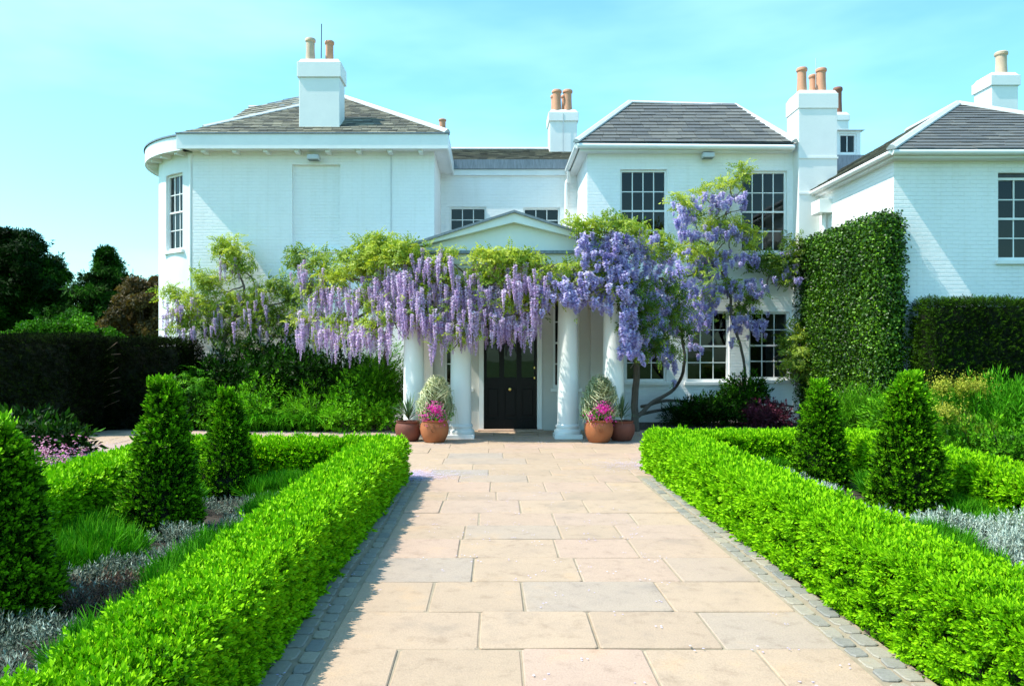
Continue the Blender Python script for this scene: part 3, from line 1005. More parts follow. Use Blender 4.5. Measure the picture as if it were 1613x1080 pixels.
# eaves of the left block
ef, et, eb = YL - .42, ZZ(211, YL - .42), ZZ(234, YL - .42)
ex0, ex1 = XX(278, ef), XX(706, ef)
MB().box(ex0, ex1, ef, ef + .04, eb, et).build('fascia', M['paint'], house)
MB().box(ex1 - .04, ex1 - .001, ef + .041, 24.4, eb, et).build('fascia', M['paint'], house)
MB().box(ex0 + .001, ex1 - .041, ef + .041, YL + .02, eb + .04, eb + .07).build('soffit', M['stucco'], house)
MB().box(xl1 + .002, ex1 - .041, YL + .021, 24.3, eb + .04, eb + .07).build('soffit', M['stucco'], house)
MB().box(ex0 - .02, ex1 + .03, ef - .03, ef + .12, et + .001, et + .03).build('gutter_edge', M['lead'], house)
for i in range(10):
    x = XX(322 + i * 48.7, ef + .2) if i < 8 else None
    if x is None or x > xl1: continue
    MB().box(x - .05, x + .05, ef + .1, YL - .002, eb - .05, eb + .038).build('bracket', M['paint'], house)
# curved cornice of the bow
cor = MB(); cr = BR + .32
for i in range(len(angs) - 1):
    A, B = angs[i], angs[i + 1]
    if BC.y + cr * math.sin(R((A + B) / 2)) < ef + .05 and False: continue
    q = [(BR - .1, eb + .04), (cr - .03, eb + .04), (cr - .03, eb), (cr, eb), (cr, et), (BR - .1, et)]
    a_ = [bowpt(A, r, z) for r, z in q]; b_ = [bowpt(B, r, z) for r, z in q]
    n = len(q)
    cor.add(a_ + b_, [(k, k + n, (k + 1) % n + n, (k + 1) % n) for k in range(n)])
cor.build('bow_cornice', M['paint'], house)
ce = MB()
for i in range(len(angs) - 1):
    A, B = angs[i], angs[i + 1]
    ce.add([bowpt(A, cr + .03, et), bowpt(B, cr + .03, et), bowpt(B, cr + .03, et + .04), bowpt(A, cr + .03, et + .04), bowpt(A, BR, et + .041), bowpt(B, BR, et + .041)],
           [(0, 3, 2, 1), (3, 4, 5, 2)])
ce.build('gutter_edge', M['lead'], house)
for a_ in (205, 218, 231, 244):
    p = bowpt(a_, BR + .2, eb); mb = MB()
    c_, s_ = math.cos(R(a_)), math.sin(R(a_))
    pts = []
    for (r_, w_) in ((BR - .02, -.05), (BR + .24, -.05), (BR + .24, .05), (BR - .02, .05)):
        pts.append((BC.x + r_ * c_ - w_ * s_, BC.y + r_ * s_ + w_ * c_, eb - .05))
    mb.prism(pts, (0, 0, .088)); mb.build('bracket', M['paint'], house)

# roof of the left block: front hip, ridge running back, and the roof over the bow
rx0, rx1 = ex0 + .05, ex1 - .02
ap = Vector(((rx0 + rx1) / 2, 21.2, 8.78)); bk = Vector((ap.x, 23.2, 8.78))
z0 = et + .02
roofL = MB().add([(rx0, ef + .02, z0), (rx1, ef + .02, z0), ap, (rx1, 24.5, z0), bk, (rx0, 24.5, z0)], [(0, 1, 2), (1, 3, 4, 2), (3, 5, 4), (5, 0, 2, 4), (0, 5, 3, 1)]).build('roof', M['lead'], house)
roofL['label'] = 'mossy hipped slate roof with bow at its left'
slate_face([(rx0, ef + .02, z0), (rx1, ef + .02, z0), ap], roofL, 0.15, 0.23, single=False)
slate_face([(rx1, ef + .02, z0), (rx1, 24.5, z0), bk, ap], roofL, 0.2, 0.3, single=False)
slate_face([(rx0, 24.5, z0), (rx0, ef + .02, z0), ap, bk], roofL, 0.2, 0.3, single=False)
A_ = Vector((XX(392, 21.3), 21.3, ZZ(171, 21.3))); B_ = Vector((ap.x + .1, 21.3, ZZ(171, 21.3)))
C1, C2, C3 = Vector((-8.05, 19.5, et + .03)), Vector((-8.05, 23.2, et + .03)), Vector((ap.x - .4, ef + .5, z0 + .03))
MB().add([A_, B_, C3, C1, C2], [(3, 2, 1, 0), (4, 3, 0)]).build('bow_roof', M['slate_many'], house)
slate_face([C1 + Vector((0, 0, .01)), C3 + Vector((0, 0, .01)), B_, A_], roofL, 0.15, 0.23, single=False)
slate_face([C2, C1, A_], roofL, 0.15, 0.23, single=False)
flat = MB(); pts = [bowpt(a, cr - .02, et + .028) for a in angs]
flat.add([(BC.x, BC.y, et + .028)] + pts, [(0, i + 1, i + 2) for i in range(len(pts) - 1)])
flat.build('bow_lead_flat', M['lead'], house)
strip(Vector((rx0, ef + .02, z0)).lerp(ap, .13), ap, .13, .07, 'hip_flashing', M['pale_lead'], roofL)
strip((rx1, ef, z0), ap, .16, .09, 'hip_flashing', M['pale_lead'], roofL)
strip(A_ + Vector((0, 0, .02)), B_ + Vector((0, 0, .02)), .1, .06, 'ridge_flashing', M['pale_lead'], roofL)
strip(ap, bk, .14, .08, 'ridge_flashing', M['pale_lead'], roofL)


def pot(parent, x, y, z, r, h, mat, name='chimney_pot'):
    MB().lathe([(r * 1.02, 0), (r * 1.0, h * .1), (r * .9, h * .5), (r * .9, h * .84), (r * 1.1, h * .88), (r * 1.12, h * .96), (r * .98, h), (r * .75, h), (r * .75, h * .8)], (x, y, z), 18).build(name, mat, parent, smooth=True)


def chimney(px0, px1, D, depth, ybase, ycap0, ytop, label=None, pots=(), zbase=None, capo=0.04, mat='stucco'):
    x0, x1 = XX(px0, D), XX(px1, D)
    zt, zc = ZZ(ytop, D), ZZ(ycap0, D)
    zb = zbase if zbase is not None else ZZ(ybase, D)
    b = MB().box(x0, x1, D, D + depth, zb, zc)
    b.box(x0 - capo, x1 + capo, D - capo, D + depth + capo, zc, zt - .09)
    # weathered cap
    e = capo * .4
    b.add([(x0 - e, D - e, zt - .089), (x1 + e, D - e, zt - .089), (x1 + e, D + depth + e, zt - .089), (x0 - e, D + depth + e, zt - .089),
           (x0 + .04, D + .04, zt), (x1 - .04, D + .04, zt), (x1 - .04, D + depth - .04, zt), (x0 + .04, D + depth - .04, zt)],
          [(4, 5, 6, 7), (0, 1, 5, 4), (1, 2, 6, 5), (2, 3, 7, 6), (3, 0, 4, 7)])
    c = b.build('chimney', M[mat], house, bevel=0.012)
    if label: c['label'] = label
    for (px, yt, r, yo, m) in pots:
        dd = D + depth * yo
        h = ZZ(yt, dd) - zt
        pot(c, XX(px, dd), dd, zt - .01, r, h, M[m])
    return c


cL = chimney(471, 535, 18.25, 0.62, 205, 122, 92, 'tall white chimney over the left wing with two clay pots',
             [(489, 61, .115, .4, 'chimney_clay_buff'), (519, 65, .105, .6, 'chimney_clay')])
MB().tube([P(506, 92, 18.5), P(506.5, 38, 18.5)], 0.012, 5).build('lightning_rod', M['dark_metal'], cL)
pot(house, XX(697, 19.6), 19.6, ZZ(209, 19.6), .09, .34, M['chimney_clay'])

# downpipes of the left block
dp = MB()
x = xl0 - .05
dp.tube([(x, YL + .03, zl - .35), (x, YL + .03, 0.1)], .038, 10)
dp.build('downpipe', M['paint'], house, smooth=True)
MB().lathe([(.04, 0), (.045, .08), (.065, .2), (.07, .32)], (x, YL + .03, zl - .38), 12).build('rainwater_head', M['paint'], house, smooth=True)
x = XX(616, YL - .02)
MB().tube([(x, YL - .02, eb), (x, YL - .02, 3.0)], .009, 5).build('lightning_cable', M['metal_grey'], house)

# ---- centre ------------------------------------------------------------------
YC = 20.5
cx0, cx1 = xl1 + .0, 2.6
zc = ZZ(275, YC)
opsC = [(XX(708, YC), XX(766, YC), ZZ(400, YC), ZZ(326, YC)), (XX(824, YC), XX(882, YC), ZZ(400, YC), ZZ(327, YC))]
w = wall_front('front_wall', cx0, cx1, 2.6, ZZ(265, YC), YC, opsC, M['brick_x'])
w['label'] = 'recessed centre wall above the porch'
for o in opsC:
    sash_window((o[0], YC, o[2]), (1, 0, 0), (0, -1, 0), o[1] - o[0], o[3] - o[2], 3, 4, depth=.05)
MB().box(cx0, cx1, YC - .07, YC - .003, ZZ(277, YC), ZZ(268, YC)).build('string_course', M['paint'], house)
MB().box(cx0 + .002, cx1, YC - .12, YC - .003, ZZ(267.6, YC), ZZ(253, YC)).build('lead_gutter', M['lead'], house)
MB().box(cx0 + .1, cx1 + 3, YC + .5, YC + .6, 0, 6.3).build('room_interior', M['room'], house)
zr0, zr1 = ZZ(254, YC), ZZ(237, 22.4)
rc = MB().add([(cx0, YC - .1, zr0), (cx1 + .6, YC - .1, zr0), (cx1 + .6, 22.4, zr1), (cx0, 22.4, zr1), (cx0, 24.5, zr0), (cx1 + .6, 24.5, zr0)], [(0, 1, 2, 3), (3, 2, 5, 4), (0, 3, 4), (1, 5, 2)]).build('roof', M['lead'], house)
rc['label'] = 'low slate roof between the two wings'
slate_face([(cx0, YC - .1, zr0), (cx1 + .6, YC - .1, zr0), (cx1 + .6, 22.4, zr1), (cx0, 22.4, zr1)], rc, .16, .24, single=False)
strip((cx0, 22.4, zr1 + .02), (cx1 + .6, 22.4, zr1 + .02), .14, .07, 'ridge_flashing', M['pale_lead'], rc)
cC = chimney(866, 909, 21.9, .75, 240, 191, 172, 'white chimney in the middle with four clay pots',
             [(877, 142, .13, .2, 'chimney_clay'), (894, 142, .13, .2, 'chimney_clay'), (873.5, 150, .11, .8, 'chimney_clay'), (890, 150, .11, .8, 'chimney_clay')])
MB().box(XX(887, 21.88) - .012, XX(887, 21.88) + .012, 21.85, 21.86, 7.2, 8.55).build('lightning_cable', M['metal_grey'], cC)

# ---- right block --------------------------------------------------------------
YR = 18.3
xr0, xr1 = XX(925, YR), XX(1250, YR)
zrw = ZZ(237, YR)


def op(px0, px1, y0, y1, D): return (XX(px0, D), XX(px1, D), ZZ(y1, D), ZZ(y0, D))


up1, up2 = op(977, 1051, 267, 397, YR), op(1167, 1240, 269, 398, YR)
lw1, lw2, lw3 = op(985, 1050, 491, 601, YR), op(1081, 1149, 490, 601, YR), op(1180, 1244, 491, 598, YR)
w = wall_front('front_wall', xr0, xr1, 0, zrw, YR, [up1, up2, lw1, lw2, lw3], M['brick_x'])
w['label'] = 'right wing wall with five sash windows'
for k, o in enumerate((up1, up2)):
    sash_window((o[0], YR, o[2]), (1, 0, 0), (0, -1, 0), o[1] - o[0], o[3] - o[2], 4, 4, depth=.07)
for k, o in enumerate((lw1, lw2, lw3)):
    sash_window((o[0], YR, o[2]), (1, 0, 0), (0, -1, 0), o[1] - o[0], o[3] - o[2], 3, 4, depth=.07)
sw = [YR + .9, YR + 1.35]
MB().add([(xr0 - .001, YR + .002, 0), (xr0 - .001, YC + 4, 0), (xr0 - .001, YC + 4, zrw), (xr0 - .001, YR + .002, zrw)], [(0, 3, 2, 1)]).build('side_wall', M['brick_y'], house)
o = (YR + .75, YR + 1.15, ZZ(352, 19.3), ZZ(300, 19.3))
MB().box(xr0 - .03, xr0 - .004, o[0], o[1], o[2], o[3]).build('side_window', M['paint'], house)
MB().box(xr0 + .02, xr1, YR + 1.6, YR + 1.7, .1, zrw).build('room_interior', M['room'], house)
MB().box(xr0 + .02, xr1, YR + .31, YR + 1.6, 3.0, 3.1).build('upper_floor', M['room'], house)
MB().box(xr1 - .1, xr1 - .002, YR + .31, YR + 5, 0, zrw).build('side_wall', M['brick_y'], house)
# eaves gutter and fascia
gf = YR - .34
gx0, gx1 = XX(909, gf), XX(1251, gf)
gt, gb = ZZ(225, gf), ZZ(234, gf)
MB().tube([(gx0, gf, (gt + gb) / 2), (gx1, gf, (gt + gb) / 2 - .04)], .065, 10).build('gutter', M['paint'], house, smooth=True)
gu = MB()
gu.tube([(gx0, gf, (gt + gb) / 2), (gx0, YC - .1, (gt + gb) / 2)], .065, 10)
gu.build('gutter', M['paint'], house, smooth=True)
MB().box(gx0 + .07, gx1, gf + .07, YR + .01, gb - .04, gb + .03).build('soffit', M['stucco'], house)
MB().box(gx0 + .07, xr0, YR + .012, YC, gb - .04, gb + .03).build('soffit', M['stucco'], house)
xq = XX(892, YC - .1)
MB().tube(catmull([(gx0 + .02, YC - .4, gb), (xq + .05, YC - .2, gb - .25), (xq, YC - .12, gb - .5), (xq, YC - .12, 3.2)]), .05, 8).build('downpipe', M['paint'], house, smooth=True)
rl, rr_ = Vector((XX(992, 19.9), 19.9, ZZ(163, 19.9))), Vector((XX(1157, 19.9), 19.9, ZZ(168, 19.9)))
zg = gt
e00, e10 = Vector((gx0 - .02, gf - .03, zg)), Vector((gx1, gf - .03, zg))
e01, e11 = Vector((gx0 - .02, 22.2, zg)), Vector((gx1, 22.2, zg))
rR = MB().add([e00, e10, rr_, rl, e01, e11], [(0, 1, 2, 3), (0, 3, 4), (1, 5, 2), (3, 2, 5, 4), (0, 4, 5, 1)]).build('roof', M['lead'], house)
rR['label'] = 'grey slate hipped roof of the right wing'
slate_face([e00, e10, rr_, rl], rR, .21, .36)
slate_face([e01, e00, rl], rR, .25, .4, single=False)
slate_face([e10, e11, rr_], rR, .25, .4, single=False)
strip(e00, rl, .17, .09, 'hip_flashing', M['pale_lead'], rR)
strip(e10, rr_, .19, .09, 'hip_flashing', M['pale_lead'], rR)
strip(rl, rr_, .15, .08, 'ridge_flashing', M['pale_lead'], rR)

# big chimney stack at the right end
YK = 17.95
cK = chimney(1258, 1319, YK, .72, 380, 171, 141, 'broad white chimney stack with three clay pots',
             [(1263, 107, .115, .35, 'chimney_clay'), (1281, 118, .10, .85, 'chimney_clay'), (1293.5, 108, .115, .35, 'chimney_clay')], zbase=0.0, capo=.02)
MB().tube([P(1285, 138, YK + .5), P(1285, 92, YK + .5)], 0.008, 5).build('lightning_rod', M['metal_grey'], cK)
MB().box(XX(1259, YK) - .015, XX(1319, YK) + .015, YK - .02, YK - .002, ZZ(250, YK), ZZ(247, YK)).build('band', M['stucco'], cK)
MB().box(XX(1259, YK) - .015, XX(1319, YK) + .015, YK - .02, YK - .002, ZZ(306, YK), ZZ(303, YK)).build('band', M['stucco'], cK)
# dormer and small stack behind it
YD = 21.5
dx0, dx1 = XX(1320, YD), XX(1355, YD)
dz0, dz1 = ZZ(246, YD), ZZ(206, YD)
dw = wall_front('dormer', dx0 - .5, dx1 + .01, dz0 - .35, dz1, YD, [(dx0 + .03, dx1 - .1, dz0 + .05, dz1 - .08)], M['paint'])
sash_window((dx0 + .03, YD, dz0 + .05), (1, 0, 0), (0, -1, 0), dx1 - .13 - dx0, dz1 - .13 - dz0, 2, 1, sill=False, depth=.03)
MB().add([(dx0 - .5, YD - .1, dz1), (dx1 + .1, YD - .1, dz1), (dx1 + .1, YD + 1.2, dz1), (dx0 - .5, YD + 1.2, dz1), (dx0 - .1, YD + .55, dz1 + .2)],
         [(0, 1, 4), (1, 2, 4), (2, 3, 4), (3, 0, 4), (0, 3, 2, 1)]).build('dormer_roof', M['pale_lead'], house)
MB().box(dx0 - .4, dx1 - .02, YD + .31, YD + 1.1, dz0 - .5, dz1 - .01).build('dormer_room', M['room'], house)
MB().box(dx0 - .6, dx1 + .25, YD - .25, YD + 1.3, dz0 - 1.4, dz0 - .03).build('lead_flat', M['lead'], house)
chimney(1318, 1337, YD + 2.2, .5, 205, 190, 176, 'small stack behind the dormer with a dark red pot', [(1319.5, 138, .13, .5, 'chimney_clay_red')], capo=.03)

# ---- right wing ---------------------------------------------------------------
YW = 14.65
wx0, wx1 = XX(1408, YW), 13.4
zw = ZZ(246, YW)
opw = (XX(1572, YW), XX(1572, YW) + 1.05, ZZ(410, YW), ZZ(272, YW))
w = wall_front('front_wall', wx0, wx1, 0, zw, YW, [opw], M['brick_x'])
w['label'] = 'nearest wing wall at far right with a sash window'
sash_window((opw[0], YW, opw[2]), (1, 0, 0), (0, -1, 0), opw[1] - opw[0], opw[3] - opw[2] - .08, 3, 4, depth=.07)
MB().box(opw[0] + .001, opw[1] - .001, YW + .06, YW + .14, opw[3] - .08, opw[3] - .001).build('window_head', M['dark_metal'], house)
MB().box(wx0 + .3, wx1, YW + 1.3, YW + 1.4, .1, zw).build('room_interior', M['room'], house)
MB().add([(wx0 - .001, YW + .002, 0), (wx0 - .001, 19.5, 0), (wx0 - .001, 19.5, zw), (wx0 - .001, YW + .002, zw), (wx0 + .299, YW + .301, 0), (wx0 + .299, 19.5, 0), (wx0 + .299, 19.5, zw), (wx0 + .299, YW + .301, zw)],
         [(0, 3, 2, 1), (4, 5, 6, 7)]).build('side_wall', M['brick_y'], house)
wf = YW - .32
ox0 = wx0 - .2
wt, wb = ZZ(236, wf), ZZ(243, wf)
MB().tube([(ox0, wf, (wt + wb) / 2), (wx1 + .3, wf, (wt + wb) / 2)], .055, 10).build('gutter', M['paint'], house, smooth=True)
gu = MB()
gu.tube([(ox0, wf, (wt + wb) / 2), (ox0, 18.0, (wt + wb) / 2)], .055, 10)
gu.build('gutter', M['paint'], house, smooth=True)
MB().box(ox0 + .06, wx1 + .3, wf + .06, YW + .01, wb - .05, wb + .02).build('soffit', M['stucco'], house)
MB().box(ox0 + .06, wx0, YW + .012, 18.4, wb - .05, wb + .02).build('soffit', M['stucco'], house)
ha = Vector((XX(1508, 17.5), 17.5, ZZ(165, 17.5)))
hb = Vector((ha.x, 19.6, ha.z))
f00, f10 = Vector((ox0 - .03, wf - .03, wt)), Vector((2 * ha.x - ox0, wf - .03, wt))
f01, f11 = Vector((ox0 - .03, 22.2, wt)), Vector((2 * ha.x - ox0, 22.2, wt))
rW = MB().add([f00, f10, ha, f11, hb, f01], [(0, 1, 2), (1, 3, 4, 2), (3, 5, 4), (5, 0, 2, 4), (0, 5, 3, 1)]).build('roof', M['lead'], house)
rW['label'] = 'slate hipped roof of the nearest wing at far right'
nn_ = slate_face([f00, f10, ha], rW, .22, .40)
slate_face([f01, f00, ha, hb], rW, .25, .4, single=False)
strip(f00, ha, .17, .09, 'hip_flashing', M['pale_lead'], rW)
strip(f10, ha, .17, .09, 'hip_flashing', M['pale_lead'], rW)
strip(ha, hb, .17, .09, 'ridge_flashing', M['pale_lead'], rW)
chimney(1562, 1604, 19.0, .7, 190, 135, 113, 'white chimney above the far right roof with one buff pot', [(1577, 82, .14, .5, 'chimney_clay_buff')], zbase=5.0)
# hopper and pipe where the wings meet
hx = XX(1290, 17.6)
MB().box(hx - .12, hx + .28, 17.3, 17.75, ZZ(337, 17.5), ZZ(316, 17.5)).build('rainwater_hopper', M['paint'], house, bevel=.01)
MB().tube([(hx + .1, 17.55, ZZ(337, 17.5)), (hx + .1, 17.55, 2.5)], .05, 8).build('downpipe', M['paint'], house, smooth=True)

# ---- the porch ------------------------------------------------------------------
YP, YDR = 14.62, 16.1
pc = XX(809, YP)
pw = 2.12
zen0, zen1 = ZZ(416, 14.35), ZZ(400, 14.35)
zap = ZZ(336, 14.3)
por = MB()
por.box(pc - pw, pc + pw, YP - .27, YP + .2, zen0, zen1)
portico = por.build('portico', M['col_paint'], house)
portico['label'] = 'pedimented porch front on four white columns'
MB().box(pc - pw - .08, pc + pw + .08, YP - .34, YP - .2, zen1 + .001, zen1 + .06).build('cornice', M['lead'], portico)
tz = zen1 + .06
MB().prism([(pc - pw + .12, YP - .2, tz), (pc + pw - .12, YP - .2, tz), (pc, YP - .2, zap - .14)], (0, .2, 0)).build('tympanum', M['col_paint'], portico)
hw = pw + .14
for s in (-1, 1):
    a = Vector((pc + s * hw, 0, tz)); t_ = Vector((pc, 0, zap))
    th = .17
    pts = [(a.x, YP - .36, a.z), (t_.x, YP - .36, t_.z), (t_.x, YP - .36, t_.z - th), (a.x - s * th * .9, YP - .36, a.z)]
    MB().prism(pts, (0, .3, 0)).build('raking_cornice', M['paint'], portico)
    pts = [(a.x + s * .05, YP - .42, a.z - .0), (t_.x, YP - .42, t_.z + .045), (t_.x, YP - .42, t_.z + .002), (a.x, YP - .42, a.z - .03)]
    MB().prism(pts, (0, 5.0, 0)).build('porch_roof', M['lead'], portico)
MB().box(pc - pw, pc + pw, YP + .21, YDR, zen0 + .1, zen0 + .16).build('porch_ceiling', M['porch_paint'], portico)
MB().box(pc - pw + .02, pc - pw + .3, YDR + .3, YL + 2.4, 0, zen1).build('porch_side_wall', M['stucco'], house)
MB().box(pc + pw - .3, pc + pw - .02, YDR + .3, YL + 2.4, 0, zen1).build('porch_side_wall', M['stucco'], house)


def column(px):
    cx = XX(px, YP)
    r = .20
    prof = [(r * 1.0, .30), (r * 1.0, .31), (r * 1.005, .6), (r * 1.0, 1.2), (r * .96, 1.9), (r * .9, 2.6), (r * .86, zen0 - .30),
            (r * .92, zen0 - .28), (r * .92, zen0 - .25), (r * .87, zen0 - .24), (r * .87, zen0 - .15), (r * 1.1, zen0 - .08), (r * 1.1, zen0 - .07)]
    base = [(r * 1.26, .105), (r * 1.3, .13), (r * 1.3, .16), (r * 1.24, .185), (r * 1.1, .2), (r * 1.1, .225), (r * 1.16, .24), (r * 1.16, .265), (r * 1.08, .285), (r * 1.02, .30)]
    c = MB().lathe(prof, (cx, YP, 0), 40).build('column', M['col_paint'], portico, smooth=True)
    # plinth, base mouldings and cap belong to the same column mesh
    b = MB().lathe(base, (cx, YP, 0), 40)
    MB().box(cx - r * 1.32, cx + r * 1.32, YP - r * 1.32, YP + r * 1.32, 0.02, .104).build('plinth', M['col_paint'], portico, bevel=.008)
    MB().box(cx - r * 1.2, cx + r * 1.2, YP - r * 1.2, YP + r * 1.2, zen0 - .07, zen0 - .002).build('abacus', M['col_paint'], portico)
    b.build('column_base', M['col_paint'], portico, smooth=True)


for px in (652, 726, 894, 966): column(px)

# back wall of the porch with the door and the side lights
dx0, dx1 = XX(762, YDR), XX(846, YDR)
dzt = 2.95
sl1 = op(700, 742, 470, 611, YDR); sl2 = op(871, 913, 470, 611, YDR)
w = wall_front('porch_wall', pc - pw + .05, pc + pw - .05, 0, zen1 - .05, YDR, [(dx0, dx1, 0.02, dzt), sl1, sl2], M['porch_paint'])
for s_ in (sl1, sl2):
    sash_window((s_[0], YDR, s_[2]), (1, 0, 0), (0, -1, 0), s_[1] - s_[0], s_[3] - s_[2], 2, 4, depth=.04)
MB().box(pc - pw + .1, pc + pw - .1, YDR + 1.2, YDR + 1.3, .1, zen1 - .1).build('room_interior', M['room'], house)
MB().box(dx0 - .1, dx0 - .002, YDR - .05, YDR - .002, .03, dzt).build('door_architrave', M['paint'], house)
MB().box(dx1 + .002, dx1 + .1, YDR - .05, YDR - .002, .03, dzt).build('door_architrave', M['paint'], house)
MB().box(dx0 - .1, dx1 + .1, YDR - .05, YDR - .002, dzt + .001, dzt + .12).build('door_architrave', M['paint'], house)
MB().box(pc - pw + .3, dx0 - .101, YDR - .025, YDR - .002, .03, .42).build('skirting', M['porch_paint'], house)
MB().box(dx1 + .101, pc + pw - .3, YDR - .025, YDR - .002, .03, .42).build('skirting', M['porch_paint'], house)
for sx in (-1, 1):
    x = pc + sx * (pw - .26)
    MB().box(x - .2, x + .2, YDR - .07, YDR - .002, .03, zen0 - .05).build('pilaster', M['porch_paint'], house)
W_ = dx1 - dx0
door = MB().box(dx0 + .01, dx1 - .01, YDR + .09, YDR + .12, .03, dzt - .01).build('door', M['door'], house)
xs_ = [dx0 + .01 + (W_ - .02) * k / 3 for k in range(4)]
for k in range(4):
    c_ = xs_[k]; a_, b_ = max(dx0 + .01, c_ - .05), min(dx1 - .01, c_ + .05)
    MB().box(a_, b_, YDR + .06, YDR + .089, .03, dzt - .01).build('door_stile', M['door'], door)
for (za, zb) in ((.03, .25), (.98, 1.12), (2.0, 2.1), (dzt - .12, dzt - .011)):
    for k in range(3):
        MB().box(xs_[k] + .0505, xs_[k + 1] - .0505, YDR + .06, YDR + .0885, za, zb).build('door_rail', M['door'], door)
for k in range(3):
    MB().box(xs_[k] + .08, xs_[k + 1] - .08, YDR + .07, YDR + .088, .33, .9).build('door_panel', M['door'], door, bevel=.008)
    for (za, zb) in ((1.14, 1.99), (2.11, dzt - .13)):
        MB().box(xs_[k] + .052, xs_[k + 1] - .052, YDR + .082, YDR + .0885, za, zb).build('door_pane', M['glass'], door)
MB().lathe([(.012, 0), (.012, .03), (.035, .045), (.04, .06), (.03, .08), (.0, .085)], (0, 0, 0), 14, cap=False)
kb = MB().lathe([(.02, 0), (.015, .03), (.033, .045), (.038, .06), (.028, .078), (.001, .083)], (0, 0, 0), 14)
kb.v = [(XX(803, YDR) + x_, YDR + .06 - z_, ZZ(613, YDR) + y_) for x_, y_, z_ in kb.v]
kb.build('door_knob', M['brass'], door, smooth=True)
for yy in (579, 595):
    MB().box(XX(842, YDR) - .012, XX(842, YDR) + .012, YDR + .045, YDR + .059, ZZ(yy, YDR) - .02, ZZ(yy, YDR) + .02).build('door_lock', M['brass'], door)
MB().box(dx0 - .12, dx1 + .12, YDR - .3, YDR - .001, .03, .055).build('door_step', M['slab'], house)


# floodlights fixed to the walls
def flood(px, py, Y, label):
    c = P(px, py, Y - .14)
    t = thing('flood_light', (c.x, Y, c.z), label, 'light', 'floodlights under the eaves')
    MB().box(c.x - .14, c.x + .14, Y - .30, Y - .08, c.z - .05, c.z + .07).build('lamp_housing', M['metal_grey'], t, bevel=.02)
    MB().add([(c.x - .12, Y - .29, c.z - .056), (c.x + .12, Y - .29, c.z - .056), (c.x + .12, Y - .10, c.z - .056), (c.x - .12, Y - .10, c.z - .056)], [(0, 3, 2, 1)]).build('lens', M['glass'], t)
    MB().box(c.x - .03, c.x + .03, Y - .08, Y - .002, c.z - .02, c.z + .05).build('bracket', M['metal_grey'], t)


flood(495, 250, YL, 'small grey floodlight under the eaves of the left wing')
flood(1114, 247, YR, 'small grey floodlight under the eaves between the tall upper windows')

# ------------------------------------------------------------------ clipped hedges round the two beds
def bed_hedge(label, boxes, xo):
    t = thing('box_hedge', (xo, 6, 0), label, 'hedge', 'low clipped hedges edging the two beds')
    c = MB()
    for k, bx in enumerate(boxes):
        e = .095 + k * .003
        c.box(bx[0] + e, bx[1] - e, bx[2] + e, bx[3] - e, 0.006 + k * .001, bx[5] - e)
    o = c.build('inner_twigs', M['hedge_core'], t)  # solid boxes coloured as the shade behind the leaves
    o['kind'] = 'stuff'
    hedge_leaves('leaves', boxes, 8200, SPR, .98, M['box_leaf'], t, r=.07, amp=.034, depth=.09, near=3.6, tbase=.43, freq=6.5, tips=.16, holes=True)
    return t


HZ = .49
bed_hedge('low bright green clipped hedge left of the path, framing the left bed',
          [(-1.60, -1.17, 1.6, 9.75, 0, HZ), (-4.2, -1.3, 9.12, 9.75, 0, HZ - .01), (-4.2, -3.58, 4.6, 9.7, 0, HZ - .02)], -1.35)
bed_hedge('low bright green clipped hedge right of the path, framing the right bed',
          [(2.145, 2.64, 1.9, 10.65, 0, HZ), (2.3, 5.2, 10.05, 10.65, 0, HZ - .01), (4.62, 5.2, 5.0, 10.6, 0, HZ - .02)], 2.35)


